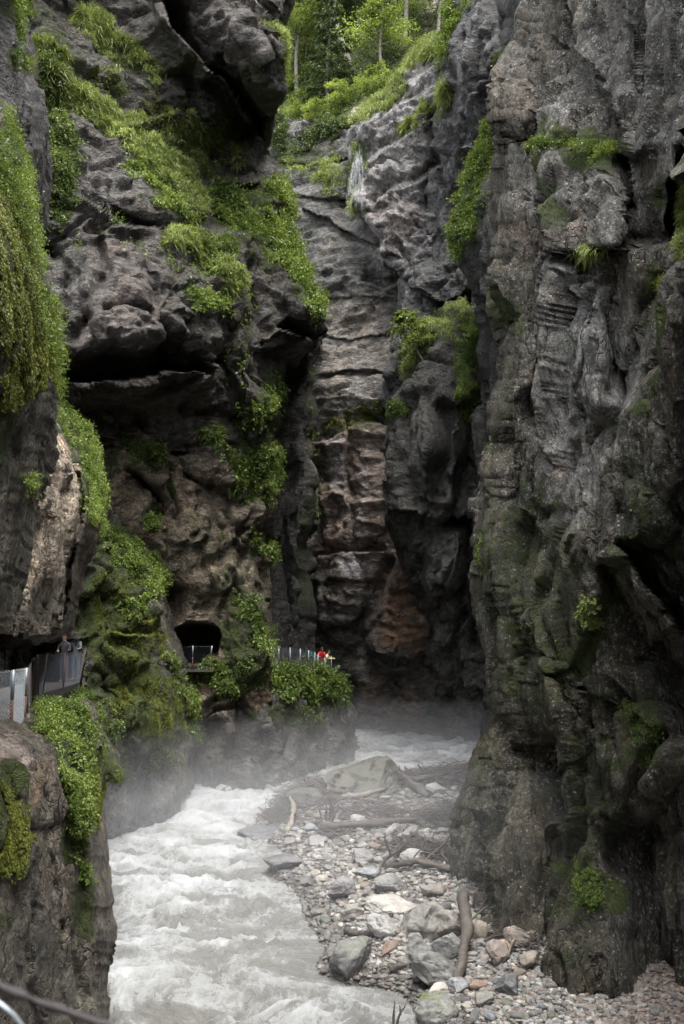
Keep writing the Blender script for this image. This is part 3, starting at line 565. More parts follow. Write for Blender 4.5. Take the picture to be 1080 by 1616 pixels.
# --- mossy buttress
cliff('cliff', 'mossy green buttress between the two tunnel openings', 'rock_buttress',
      [(800, 60, 176), (830, 50, 190), (860, 40, 226), (900, 30, 256), (940, 20, 262), (980, 0, 266), (1020, 0, 275), (1060, 0, 292), (1100, -20, 303), (1150, -20, 310), (1200, -20, 308), (1250, -20, 305), (1290, -20, 300), (1400, -20, 300)],
      [(100, 850, 37), (200, 850, 41), (250, 900, 42.5), (60, 1000, 35), (200, 1000, 39), (290, 1080, 42.5), (180, 1150, 37.5), (300, 1280, 43), (170, 1340, 38.8), (0, 1340, 34), (-20, 1100, 33), (240, 1200, 40)],
      strokes=[('g', [(165, 1070), (182, 1120), (196, 1180), (200, 1230)], 7, 1.4), ('g', [(150, 1060), (170, 1075)], 8, .8), ('g', [(150, 930), (190, 950), (240, 945)], 6, .5), ('s', [(210, 935), (238, 990), (244, 1060)], 10, -.5), ('g', [(130, 900), (120, 960), (140, 1000)], 8, .8),
               ('g', [(225, 1190), (235, 1250), (225, 1310)], 7, .7), ('g', [(175, 1150), (160, 1200)], 6, .6), ('g', [(250, 1080), (262, 1180), (270, 1280)], 6, .5), ('s', [(250, 1010), (215, 1000), (180, 990)], 10, .5)],
      lumps=[(40, 1052, 100, 50, 0, -6.0, 4), (210, 1000, 46, 70, 0, .7, 2.2), (160, 900, 30, 50, 20, .7, 2.4), (240, 1120, 36, 80, 0, .7, 2.4), (98, 1045, 40, 44, 0, -5.0, 4), (150, 1150, 30, 50, 0, .5, 2.4)],
      tint=(.11, .10, .08), tints=[([(225, 960, 20), (240, 1040, 20)], (.17, .15, .13), .7), ([(200, 1270, 70)], (.10, .098, .092), .7)],
      moss=[([(150, 840, 24), (200, 870, 34), (235, 920, 30)], 1.0), ([(170, 930, 50), (190, 1010, 55), (220, 1090, 60), (260, 1150, 40)], .66), ([(150, 960, 30), (140, 1000, 20)], .6), ([(170, 1180, 40), (250, 1200, 30)], .45), ([(285, 1080, 16), (300, 1140, 14)], .9), ([(180, 900, 60), (190, 1010, 70), (220, 1110, 70)], .5)],
      rr=40, ar=4, rt=20, at=1.5, amps=(.6, .42, .16), aniso=(1, 1, .8), seed=41, big=3.8, back=7, step=2.4)

# --- brown slab over the first tunnel
cliff('cliff', 'pale brown leaning slab above the first tunnel mouth', 'rock_buttress',
      [(632, -60, 82), (645, -60, 100), (680, -60, 130), (730, -60, 148), (780, -60, 160), (830, -60, 150), (860, -60, 142), (900, -60, 126), (940, -60, 118), (985, -60, 112), (1000, -60, 100), (1012, -60, 60)],
      [(-60, 650, 17), (-60, 1000, 17), (60, 650, 23), (80, 640, 26), (150, 780, 25), (60, 850, 20), (100, 1000, 23.5), (30, 1000, 19), (100, 800, 22)],
      strokes=[('g', [(92, 760), (108, 830), (88, 920), (60, 990)], 12, .5), ('s', [(118, 720), (130, 800), (112, 900), (90, 990)], 20, .5), ('g', [(50, 700), (40, 800), (30, 880)], 10, .3), ('g', [(130, 720), (145, 800), (135, 870)], 8, .5)],
      tint=(.12, .095, .07), tints=[([(75, 690, 44), (70, 780, 54), (50, 870, 46), (15, 930, 36)], (.46, .375, .29), .95), ([(80, 960, 40)], (.09, .08, .06), .8), ([(130, 830, 24)], (.09, .075, .055), .7)],  # pale patch brightened in colour to offset light the nearest rock blocks
      moss=[([(100, 650, 14), (140, 700, 20), (155, 760, 20)], 1), ([(0, 930, 10)], .5)],
      rr=34, ar=3.5, rt=14, at=1.5, amps=(.45, .35, .15), aniso=(1.1, 1.1, .5), shear=-.15, seed=45, back=6, step=2.4)

# --- dark upper left corner rock
cliff('cliff', 'dark rock in the top left corner behind the hanging moss', 'rock_left',
      [(-320, -120, 26), (0, -120, 34), (40, -120, 48), (110, -120, 50), (140, -120, 60), (200, -120, 68), (240, -120, 66), (270, -120, 50), (320, -120, 44), (420, -120, 60), (700, -120, 40)],
      [(-120, 0, 15), (-120, 600, 15), (50, 0, 23), (60, 220, 23), (40, 600, 22)],
      strokes=[('g', [(20, 20), (35, 120), (20, 250)], 8, .4)],
      tint=(.05, .046, .044), moss=[([(18, 10, 14), (28, 50, 8)], .9), ([(20, 90, 12), (40, 110, 8)], .8)],
      rr=30, ar=2.5, amps=(.5, .3, .13), aniso=(1, 1, .6), seed=47, back=5, step=2.6)

# --- near left rock with hanging moss
cliff('cliff', 'nearest left rock draped in hanging moss', 'rock_buttress',
      [(-320, -260, -130), (60, -260, -90), (165, -260, 0), (200, -260, 14), (240, -260, 26), (290, -260, 34), (340, -260, 40), (380, -260, 52), (420, -260, 60), (460, -260, 70), (510, -260, 78), (560, -260, 80), (600, -260, 76), (650, -260, 72), (690, -260, 62), (740, -260, 52), (790, -260, 40), (850, -260, 30), (900, -260, 18), (950, -260, 8), (1000, -260, -4)],
      [(-260, 200, 7), (-260, 900, 7), (0, 200, 13), (40, 380, 13.5), (80, 560, 14), (0, 560, 11.5), (60, 700, 14.5), (0, 900, 13.5), (0, 400, 11.5)],
      strokes=[('g', [(20, 560), (28, 640), (15, 740)], 12, .3), ('g', [(50, 600), (45, 700), (25, 800)], 8, .25)],
      tint=(.085, .075, .055), moss=[([(-80, 260, 70), (-90, 420, 80), (-60, 560, 60)], .8), ([(0, 240, 40), (15, 360, 44), (30, 470, 44), (50, 560, 34)], 1.0), ([(30, 600, 30), (60, 600, 14)], .6), ([(5, 640, 18), (0, 760, 14)], .6), ([(40, 760, 10)], .5)],
      rr=34, ar=2.2, rt=30, at=1.5, amps=(.28, .2, .08), aniso=(1, 1, .6), seed=51, big=2.2, back=4, step=2.4)

# --- near left rock under the railing
cliff('cliff', 'near left rock below the steel railing with ferns on top', 'rock_buttress',
      [(1112, -200, 122), (1130, -200, 142), (1160, -200, 152), (1200, -200, 157), (1260, -200, 158), (1300, -200, 157), (1330, -200, 164), (1400, -200, 168), (1440, -200, 172), (1480, -200, 175), (1530, -200, 172), (1560, -200, 168), (1600, -200, 170), (1800, -200, 175)],
      [(-200, 1150, 11), (0, 1180, 15.2), (40, 1170, 15.6), (60, 1120, 18.5), (120, 1120, 19), (150, 1160, 18.6), (100, 1220, 16.8), (157, 1300, 18), (60, 1400, 15.5), (168, 1500, 18), (0, 1600, 14), (-200, 1600, 10), (100, 1600, 16.4), (165, 1800, 18)],
      strokes=[('g', [(40, 1190), (75, 1260), (70, 1340), (90, 1420)], 9, .3), ('g', [(125, 1300), (135, 1400), (120, 1500), (140, 1600)], 8, .3), ('g', [(60, 1420), (45, 1500), (60, 1600)], 8, .22), ('g', [(95, 1440), (90, 1530), (100, 1620)], 7, .2)],
      lumps=[(60, 1250, 40, 60, -20, .3, 2.4), (20, 1330, 30, 60, 0, .25, 2.4)],
      tint=(.115, .10, .08), tints=[([(10, 1180, 24), (40, 1200, 14)], (.24, .20, .18), .8), ([(75, 1210, 20), (60, 1250, 16)], (.15, .11, .075), .8), ([(60, 1500, 60), (110, 1580, 40)], (.13, .122, .10), .7), ([(115, 1420, 14)], (.17, .13, .09), .6)],
      moss=[([(90, 1130, 40), (120, 1180, 36), (130, 1260, 28), (120, 1330, 20)], .9), ([(20, 1220, 20), (0, 1280, 26), (10, 1360, 26)], .8), ([(130, 1400, 20), (140, 1470, 14)], .5), ([(0, 1450, 24)], .4)],
      rr=30, ar=2.2, rt=16, at=1.5, amps=(.28, .22, .09), aniso=(1, 1, .4), seed=55, big=2.2, back=5, step=2.4)

# --- forested slope above the gorge
cliff('hillside', 'leaf strewn forest slope above the gorge', 'rock_back',
      [(-420, 300, 980), (0, 330, 980), (120, 340, 900), (200, 360, 760), (260, 370, 620), (300, 370, 560)],
      [(400, -400, 150), (400, 0, 122), (420, 150, 104), (430, 250, 88), (560, 200, 84), (700, 60, 90), (720, -400, 150), (980, 0, 110), (980, -400, 150)],
      strokes=[('s', [(430, 205), (500, 225), (570, 200)], 16, 1.0)],
      tint=(.19, .165, .12), tints=[([(500, 120, 80), (600, 40, 80)], (.10, .14, .05), .8)], moss=[([(430, 100, 50), (500, 160, 60), (600, 60, 80)], .8)],
      amps=(1.2, .7, .3), seed=61, big=8, back=8, step=3.5)
print('cliffs done')

# ------------------------------------------------------------------ gorge continuing beside and behind the camera (never in the picture, shades it)
def side_wall(label, pts, mat, seed):
    """a wall following plan points (x, y), 45 m high, leaning a little over the river"""
    pts = np.array(pts, float); t = np.linspace(0, 1, 90); tt = np.linspace(0, 1, len(pts))
    x = np.interp(t, tt, pts[:, 0]); y = np.interp(t, tt, pts[:, 1]); z = np.linspace(-2, 28, 70)[::-1]
    P = np.stack([np.repeat(x[None], 70, 0), np.repeat(y[None], 70, 0), np.repeat(z[:, None], 90, 1)], -1)
    N = gridnormals(P); h, e = facet(P / 4, seed); P = P + N * (h * .5 + .8 * fbm(P * .2, 3, seed))[..., None]
    o = mesh_obj('cliff', P.reshape(-1, 3), gridfaces(70, 90), M[mat], attrs={'tint': np.full((6300, 3), .09), 'moss': np.full(6300, .2)})
    tag(o, label, None, None, 'structure')
side_wall('left gorge wall running on behind the viewpoint', [(-9, -45), (-5, -20), (-4.5, -4), (-5.5, 6), (-6.5, 12), (-14, 20)], 'rock_left', 71)
side_wall('right gorge wall running on behind the viewpoint', [(12, 16), (8.2, 11), (8, 4), (9, -6), (7, -22), (2, -45)], 'rock_right', 72)

# ------------------------------------------------------------------ river and gravel bar
shore_px = [(735, 1640), (700, 1612), (668, 1590), (655, 1566), (600, 1548), (560, 1548), (508, 1532), (520, 1490), (498, 1455), (478, 1405), (440, 1378), (425, 1368), (455, 1345), (425, 1325), (420, 1300), (455, 1272), (500, 1245), (560, 1225), (640, 1222), (690, 1218), (745, 1206)]
SH = np.array([onwater(x, y) for x, y in shore_px])[:, :2]
SH = np.vstack([[SH[0, 0] + 1.0, -6], [SH[0, 0] + .3, 12], SH, [14, 56], [20, 60]])
def shore_dist(X, Y):
    d, side, _, _ = pdist(X, Y, [tuple(p) for p in SH]); return d * -side
t_ = shore_dist(np.array([7.0]), np.array([24.0]))[0]
SGN = 1 if t_ > 0 else -1
def bar_h(X, Y):
    d = SGN * shore_dist(X, Y); P = np.stack([X, Y, 0 * X], -1)
    h = np.where(d > 0, .05 + .75 * (1 - np.exp(-d / 2.2)) , -.9 * (1 - np.exp(d / 1.2)))
    return h + (.16 * fbm(P * .8, 4, 5) + .06 * vnoise(P * 3, 6)) * sstep(-.2, .8, d)
def groundz(X, Y): return waterz(Y) + bar_h(X, Y)
def on_ground(px, py):
    o = np.array([0, 0, CAMZ]); p1 = unproj(px, py, 1.0); dr = p1 - o
    Y = np.linspace(18, 80, 1200); P = o + dr[None] * Y[:, None]; g = groundz(P[:, 0], P[:, 1]); m = P[:, 2] <= g
    k = int(np.argmax(m)) if m.any() else len(Y) - 1
    return P[k]
gx = np.linspace(-12, 22, 340); gy = np.concatenate([np.linspace(-6, 18, 40)[:-1], np.linspace(18, 72, 560)])
GX, GY = np.meshgrid(gx, gy); GZ = groundz(GX, GY)
m = newmat('gravel'); t = NT(m); tc = t.n('ShaderNodeTexCoord').outputs['Object']
vo = t.n('ShaderNodeTexVoronoi'); vo.inputs['Scale'].default_value = 11; t.l(tc, vo.inputs['Vector'])
sx = t.n('ShaderNodeSeparateColor'); t.l(vo.outputs['Color'], sx.inputs[0])
c = t.ramp(sx.outputs[0], [(0, (.07, .065, .06)), (.4, (.15, .14, .13)), (.75, (.22, .19, .16)), (1, (.36, .34, .31))])
c = t.mix(t.ramp(t.noise(tc, .9, 5), [(.5, 0), (.65, .7)]), c, (.07, .05, .045))
c = t.mix(1.0, c, t.ramp(vo.outputs['Distance'], [(.1, 1), (.7, .45)]), 'MULTIPLY')
out(t, pbsdf(t, c, .75, t.bump(t.math('MULTIPLY', vo.outputs['Distance'], -1), 1, .08)))
M['gravel'] = m
g = mesh_obj('ground', np.stack([GX, GY, GZ], -1).reshape(-1, 3), gridfaces(*GX.shape)[:, ::-1], m, smooth=True); tag(g, kind='structure')

# water: standing waves and breaking crests
wx = np.linspace(-13, 14, 760); wy = np.concatenate([np.linspace(-6, 20, 40)[:-1], np.linspace(20, 78, 1200)])
WX, WY = np.meshgrid(wx, wy)
P = np.stack([WX, WY, 0 * WX], -1); Wp = P + .9 * np.stack([vnoise(P * .5, 3), vnoise(P * .5, 4), 0 * WX], -1)
rough = .35 + .65 * sstep(-.3, .4, vnoise(P * .22, 8)); rap = np.exp(-((WY - 44) / 4.5) ** 2); rough = np.clip(rough + .6 * rap, 0, 1.5)
dsh = SGN * shore_dist(WX, WY); calm = sstep(0, 1.6, -dsh) ; calm = .30 + .70 * calm
def ridge(Q, sd): return 1 - np.abs(vnoise(Q, sd)) * 2
A1 = ridge(Wp * np.array([.34, .62, 1]), 11); A2 = ridge(Wp * np.array([.9, 1.5, 1]), 12); A3 = ridge(Wp * np.array([2.1, 3.2, 1]), 13); A4 = fbm(Wp * np.array([5, 7, 1]), 4, 14)
A5 = ridge(Wp * np.array([4.2, 6.0, 1]), 15)
hh = (.13 * A1 * rough + .14 * A2 * rough + .10 * A3 + .045 * A5 + .07 * A4) * calm
WZg = waterz(WY) + hh - .12 + .10 * rap * np.sin(WY * 2.2 + 1.5 * vnoise(P * .4, 9)) * calm
foam = .12 + .45 * sstep(-.1, .35, hh) * rough + .75 * fbm(Wp * np.array([.8, 1.3, 1]), 4, 16) + .15 * rap
foam = foam * (.45 + .55 * calm)
m = newmat('white_water'); t = NT(m); tc = t.n('ShaderNodeTexCoord').outputs['Object']
fo = t.attr('foam'); mp = t.n('ShaderNodeMapping'); mp.inputs['Scale'].default_value = (1.8, 1, 1.6); t.l(tc, mp.inputs[0])
n1 = t.noise(mp.outputs[0], 1.7, 10, .72, .7); n2 = t.noise(mp.outputs[0], 11, 7, .75, .3)
ff = t.math('ADD', fo, t.math('ADD', t.math('MULTIPLY', t.math('SUBTRACT', n1, .5), 1.7), t.math('MULTIPLY', t.math('SUBTRACT', n2, .5), .7)))
k = t.ramp(ff, [(.0, 0), (.35, .4), (.8, 1)])
c = t.mix(k, (.155, .155, .148), (.37, .385, .395))
h = t.math('ADD', t.math('MULTIPLY', n1, 1.0), t.math('MULTIPLY', n2, .4))
pb = t.n('ShaderNodeBsdfPrincipled'); t.l(c, pb.inputs['Base Color']); t.l(t.ramp(k, [(0, .12), (1, .6)]), pb.inputs['Roughness']); pb.inputs['IOR'].default_value = 1.33
t.l(t.bump(h, .8, .16), pb.inputs['Normal']); out(t, pb.outputs[0])
wat = mesh_obj('water', np.stack([WX, WY, WZg], -1).reshape(-1, 3), gridfaces(*WX.shape)[:, ::-1], m, smooth=True, attrs={'foam': foam.ravel()}); tag(wat, kind='structure')

# ------------------------------------------------------------------ stones
def ico(sub):
    bm = bmesh.new(); bmesh.ops.create_icosphere(bm, subdivisions=sub, radius=1); V = np.array([v.co[:] for v in bm.verts]); F = np.array([[v.index for v in f.verts] for f in bm.faces]); bm.free(); return V, F
IC = {k: ico(k) for k in (1, 2, 3, 4, 5)}
def stone_verts(V, seed, cuts, rough=.12, sharp=.75):
    r = np.random.default_rng(seed); U = V.copy()
    for _ in range(cuts):
        n = unit(r.normal(size=3)); d = r.uniform(sharp - .2, sharp + .15); q = U @ n; U = U - np.outer(np.maximum(q - d, 0) * .92, n)
    U = U * (1 + rough * fbm(V * 1.3 + seed, 4, seed)[:, None] * 1.3) + 0
    return U
PROTO = []
for k in range(14):
    V, F = IC[3]; U = stone_verts(V, 100 + k, 9 if k % 3 else 4, .14, .72 if k % 3 else .85)
    me_o = mesh_obj('cobble', U, F, M['stone'], smooth=(k % 3 == 0)); PROTO.append(me_o.data); bpy.data.objects.remove(me_o)
def boulder(px, pyb, wpx, hpx, dep, label, col, seed, moss=0.0, rot=0.0, cuts=10, sub=5, name='boulder', group=None, sharp=.72):
    """a boulder whose foot stands at photo point (px, pyb), sizes in photo pixels turned into metres at its real distance"""
    p = on_ground(px, pyb); s = FPX / p[1]
    V, F = IC[sub]; U = stone_verts(V, seed, cuts, .16, sharp)
    U = U + unit(V) * (.09 * fbm(V * 3.5, 5, seed + 3) - .05 * np.exp(-(facet(V * 1.6, seed)[1] / .04) ** 2))[:, None]
    sz = np.array([wpx / s / 2, wpx / s / 2 * dep, hpx / s / 2 * 1.12]); U = U * sz; rz = R(rot); U[:, 0] += .18 * U[:, 2] * math.sin(seed)
    o = mesh_obj(name, U, F, M['stone']); o.location = (p[0], p[1] + sz[1] * .8, p[2] + sz[2] * .72); o.rotation_euler = (0, 0, rz)
    gm = sum(col) / 3; col = tuple(.55 * c + .45 * gm for c in col); o.color = (*col, 1 - moss); tag(o, label, 'boulder', group); return o
GREY = (.18, .178, .172); DGREY = (.12, .12, .115); PALE = (.27, .262, .25); TAN = (.21, .185, .155); RED = (.22, .16, .13); OLIVE = (.185, .18, .155)
bl = [
 (688, 1566, 82, 56, .9, 'greenish grey boulder at the pool edge left of the leaning log', (.165, .165, .15), .15, 14), (663, 1520, 48, 40, .9, 'rounded grey boulder above the greenish one at the pool', GREY, .1, 5), (705, 1520, 46, 44, .9, 'grey boulder touching the upper left of the leaning log', GREY, .1, 8),
 (552, 1552, 92, 66, .9, 'large wet dark boulder with mossy crown standing in the water', (.13, .13, .125), .5, 10), (668, 1490, 78, 58, 1.0, 'big wedge shaped grey boulder in the middle of the bar', OLIVE, .15, 16), (712, 1484, 60, 44, 1.0, 'tan grey flat topped boulder right of the wedge shaped one', TAN, .0, 12),
 (605, 1482, 52, 34, 1.0, 'pale flat boulder left of the wedge shaped one', PALE, 0, 9), (757, 1488, 34, 36, .9, 'ochre boulder right of the leaning log top', (.32, .25, .17), 0, 6), (808, 1578, 48, 32, .9, 'dark slate boulder on the small gravel near the right wall', (.11, .115, .125), 0, 12),
 (765, 1592, 36, 24, 1, 'brown grey rock left of the dark slate boulder', (.2, .19, .165), 0, 9), (725, 1572, 36, 24, 1, 'bluish rock just right of the pool boulder foot', (.2, .215, .23), 0, 8), (694, 1576, 30, 20, 1, 'cream coloured rock below the greenish boulder', (.38, .33, .27), 0, 6),
 (790, 1528, 44, 36, .9, 'reddish grey boulder in the gravel below the right wall corner', RED, 0, 12), (818, 1502, 42, 34, .9, 'brown boulder tucked against the right wall corner', (.22, .17, .13), 0, 12), (800, 1508, 28, 22, 1, 'orange brown stone beside the brown boulder', (.36, .25, .13), 0, 7),
 (840, 1532, 40, 24, 1, 'ochre slab at the foot of the right wall', (.25, .2, .14), 0, 12), (690, 1626, 70, 46, 1, 'mossy topped boulder at the bottom edge beside the pool', (.18, .18, .165), .9, 6), (588, 1632, 46, 30, 1, 'small mossy boulder poking up at the bottom edge', (.10, .11, .06), 1.0, 4),
 (446, 1378, 74, 24, .9, 'low dark wet boulder at the waterline', (.10, .10, .10), 0, 9), (407, 1337, 84, 26, .8, 'dark ledge of rock with water sliding over it', (.09, .092, .10), 0, 6), (690, 1258, 34, 20, 1, 'pale stone beside the upper log jam', PALE, 0, 8), (622, 1326, 30, 26, .9, 'light grey pointed stone above the long log', PALE, 0, 11),
 (648, 1328, 26, 26, .9, 'grey upright stone beside the pointed one', GREY, 0, 11), (566, 1304, 28, 18, 1, 'white stone behind the long log', PALE, 0, 6), (655, 1366, 42, 22, 1, 'pale oval boulder below the right hand brush pile', PALE, 0, 4), (572, 1364, 40, 20, 1, 'grey domed boulder in the centre of the bar', GREY, 0, 4),
 (615, 1412, 46, 26, 1, 'grey oval boulder beside the log on the right', GREY, 0, 6), (682, 1420, 42, 24, 1, 'tan streaked boulder near the wall foot', TAN, 0, 8), (585, 1388, 44, 16, 1, 'flat bluish boulder in the centre of the bar', (.2, .21, .225), 0, 8), (540, 1424, 56, 36, 1, 'dark purple grey boulder near the left shore', (.16, .15, .155), 0, 12),
 (620, 1448, 90, 26, .8, 'wide pale tan slab lying flat on the bar', (.33, .3, .26), 0, 10), (556, 1460, 50, 26, .9, 'brown grey boulder near the left shore', (.21, .19, .165), 0, 11), (730, 1196, 50, 26, 1, 'grey boulder in the stream by the right wall', GREY, 0, 9), (722, 1176, 46, 16, 1, 'low boulder breaking the upper rapid', GREY, 0, 9),
 (535, 1520, 40, 24, 1, 'brown wet boulder half in the water', (.14, .12, .10), 0, 9), (458, 1338, 30, 16, 1, 'brown stone below the left brush pile', (.17, .14, .12), 0, 8), (497, 1338, 40, 16, 1, 'bluish grey stone under the left brush pile', GREY, 0, 9), (486, 1400, 28, 14, 1, 'dark wet stone on the left shore', DGREY, 0, 8),
]
for k, (px, py, wpx, hpx, dp, lb, co, ms, sd) in enumerate(bl): boulder(px, py, wpx, hpx, dp, lb, co, 300 + k, ms, cuts=sd, sub=5 if wpx > 40 else 4)

# the great tilted slab in the middle of the river bend
def hull_rock(name, pts, label, col, mossv, seed, sub=4, rough=.06, cat='boulder'):
    bm = bmesh.new(); c = np.mean(pts, 0)
    for p in pts: bm.verts.new(Vector(np.array(p) - c))
    r_ = bmesh.ops.convex_hull(bm, input=bm.verts); bmesh.ops.delete(bm, geom=[e for e in r_['geom_interior'] if isinstance(e, bmesh.types.BMVert)], context='VERTS')
    bmesh.ops.triangulate(bm, faces=bm.faces); bmesh.ops.subdivide_edges(bm, edges=bm.edges, cuts=2 ** sub // 1 - 1 if sub < 3 else 14, use_grid_fill=True)
    bm.normal_update(); V = np.array([v.co[:] for v in bm.verts]); N = np.array([v.normal[:] for v in bm.verts]); F = [[v.index for v in f.verts] for f in bm.faces]; bm.free()
    h, e = facet(V / 1.1 * np.array([1, 1, 2.5]), seed); V = V + N * (rough * (h + .8 * fbm(V * 2.5, 4, seed) - 1.5 * np.exp(-(e / .05) ** 2)))[:, None]
    o = mesh_obj(name, V, F, M['stone']); o.location = c; o.color = (*col, 1 - mossv); tag(o, label, cat); return o
q = on_ground(570, 1262); Yb = q[1]
hull_rock('boulder', [unproj(*a) for a in [(516, 1262, Yb), (592, 1266, Yb - .1), (611, 1196, Yb + 1.3), (517, 1222, Yb + .7), (600, 1192, Yb + 1.9), (629, 1246, Yb + .8), (628, 1213, Yb + 1.5), (624, 1206, Yb + 2.4), (530, 1216, Yb + 2.4), (628, 1250, Yb + 2.6), (520, 1262, Yb + 2.4)]],
          'great tilted slab boulder with moss on its crest at the river bend', (.075, .07, .062), .7, 5, rough=.07)
boulder(478, 1280, 76, 34, .8, 'mossy sloping slab beside the left brush pile', (.07, .065, .05), 402, .25, cuts=14)

# cobbles: individually built where they show largest, the rest as one pebble bed
bar_poly = [(500, 1270), (740, 1215), (742, 1260), (718, 1310), (712, 1360), (730, 1440), (800, 1480), (858, 1535), (1075, 1560), (1075, 1614), (705, 1614), (672, 1590), (660, 1568), (610, 1545), (562, 1545), (520, 1525), (528, 1490), (505, 1455), (485, 1405), (450, 1380), (465, 1345), (440, 1325)]
def inpoly(x, y, poly):
    c = False; n = len(poly)
    for i in range(n):
        x0, y0 = poly[i]; x1, y1 = poly[(i + 1) % n]
        if (y0 > y) != (y1 > y) and x < (x1 - x0) * (y - y0) / (y1 - y0) + x0: c = not c
    return c
cols = [('pale grey', PALE), ('grey', GREY), ('dark grey', DGREY), ('tan', TAN), ('bluish grey', (.19, .205, .225)), ('reddish brown', RED), ('cream', (.31, .285, .25)), ('brown', (.2, .165, .135)), ('greenish grey', (.17, .18, .15))]
def spot_text(x, y):
    if y < 1300: return 'among the upper log jams'
    if y < 1370: return 'between the long log and the brush piles' if x > 540 else 'below the left brush pile'
    if y < 1440: return 'in the middle of the bar' if x > 560 else 'along the left shore'
    if y < 1500: return 'around the wedge shaped boulder' if x > 580 else 'on the lower left shore'
    return 'by the leaning log' if x < 790 else 'on the fine gravel by the right wall'
LBS = []; rr_ = random.Random(5); cnt = 0; taken = [(b[0], b[1] - b[3] * .5, b[2] * .5) for b in bl]
tries = 0
while cnt < 262 and tries < 20000:
    tries += 1
    x, y = rr_.uniform(420, 1075), 1235 + 385 * rr_.random() ** .8
    if not inpoly(x, y, bar_poly) or y > 1612: continue
    if x > 830 and rr_.random() < .8: continue
    szp = (5 + 11 * rr_.random() ** 1.8) * (.55 + .75 * (y - 1230) / 380) * (.6 if x > 830 else 1.1)
    if any((x - a) ** 2 + ((y - b) * 1.6) ** 2 < (r0 + szp * .75) ** 2 for a, b, r0 in taken): continue
    taken.append((x, y, szp)); p = on_ground(x, y); s = FPX / p[1]; r0 = szp / s
    nm, co = cols[rr_.choice([0, 0, 1, 1, 1, 1, 2, 2, 3, 4, 4, 5, 6, 7, 7, 8])]
    o = bpy.data.objects.new('cobble', PROTO[rr_.randrange(14)]); COL.objects.link(o)
    f = rr_.uniform(.8, 1.2); co = tuple(c * f for c in co)
    wet = SGN * shore_dist(np.array([p[0]]), np.array([p[1]]))[0] < .5
    if wet: co = tuple(c * .6 for c in co)
    o.color = (*co, 1); o.scale = (r0 * rr_.uniform(.85, 1.35), r0 * rr_.uniform(.7, 1.1), r0 * rr_.uniform(.45, .8)); o.rotation_euler = (rr_.uniform(-.25, .25), rr_.uniform(-.25, .25), rr_.uniform(0, 6.28)); o.location = (p[0], p[1], p[2] + r0 * .28)
    sh = 'flat' if o.scale[2] < .55 * o.scale[0] else ('long' if o.scale[0] > 1.5 * o.scale[1] else 'rounded'); sz_ = 'small' if szp < 6 else ('medium' if szp < 10 else 'large')
    nb_ = min(bl, key=lambda q: (q[0] - x) ** 2 + ((q[1] - q[3] * .4 - y) * 1.5) ** 2); dx_, dy_ = x - nb_[0], y - nb_[1] + nb_[3] * .4
    di = ('right of' if dx_ > 0 else 'left of') if abs(dx_) > abs(dy_) * 1.2 else ('in front of' if dy_ > 0 else 'behind')
    hn = nb_[5]
    for wd_ in (' above ', ' touching ', ' in the ', ' right of ', ' left of ', ' beside ', ' near ', ' tucked ', ' at the ', ' below ', ' behind ', ' lying ', ' under ', ' half ', ' on the ', ' just ', ' by the ', ' breaking ', ' with '): hn = hn.split(wd_)[0]
    lb = '%s%s %s %s cobble %s the %s' % ('wet ' if wet else '', sz_, sh, nm, di, hn)
    for far_ in ('', 'a little way ', 'well ', 'close ', 'somewhat '):
        if (far_ + di) and lb.replace(di + ' the', far_ + di + ' the') not in LBS: lb = lb.replace(di + ' the', far_ + di + ' the'); break
    LBS.append(lb); tag(o, lb, 'cobble', 'cobbles on the gravel bar'); cnt += 1
print('cobbles', cnt)
# pebble bed
NP = 15000; r = np.random.default_rng(4)
ppx = r.uniform(400, 1110, NP * 4); ppy = 1215 + 410 * r.random(NP * 4) ** .75
ok = np.array([inpoly(a, b, [(480, 1270), (745, 1200), (760, 1300), (760, 1420), (900, 1500), (1120, 1530), (1120, 1640), (690, 1640), (650, 1575), (600, 1555), (550, 1553), (502, 1530), (512, 1490), (488, 1455), (468, 1405), (432, 1385), (445, 1345), (425, 1325)]) for a, b in zip(ppx, ppy)])
ppx, ppy = ppx[ok][:NP], ppy[ok][:NP]
Yt = np.array([onwater(a, b, .45)[1] for a, b in zip(ppx[:1], ppy[:1])])
Yi = np.full(len(ppx), 30.0)
for _ in range(50):
    d1 = unproj(ppx, ppy, np.ones(len(ppx))); Yi = .6 * Yi + .4 * (groundz(d1[:, 0] * Yi, Yi) - CAMZ) / (d1[:, 2] - CAMZ)
pp = unproj(ppx, ppy, Yi); pp[:, 2] = groundz(pp[:, 0], pp[:, 1])
pr_ = (.025 + .10 * r.random(len(pp)) ** 2.5) * np.clip(pp[:, 1] / 30, .7, 1.5)
V1, F1 = IC[2]; V1 = V1; n = len(pp); var = [stone_verts(V1, 500 + k, 8, .15, .72) for k in range(8)]
VV = np.stack(var)[r.integers(0, 8, n)]
sc = pr_[:, None] * np.stack([r.uniform(.8, 1.4, n), r.uniform(.7, 1.1, n), r.uniform(.4, .8, n)], -1)
an = r.uniform(0, 6.28, n); ca, sa = np.cos(an)[:, None], np.sin(an)[:, None]; VV = VV * sc[:, None]
VX = VV[..., 0] * ca - VV[..., 1] * sa; VY = VV[..., 0] * sa + VV[..., 1] * ca; VV = np.stack([VX, VY, VV[..., 2]], -1) + pp[:, None] + np.array([0, 0, 1]) * (pr_ * .25)[:, None, None]
FF = (F1[None] + (np.arange(n) * len(V1))[:, None, None]).reshape(-1, 3)
pc = np.array([c for _, c in cols])[r.integers(0, len(cols), n)] * r.uniform(.7, 1.25, (n, 1))
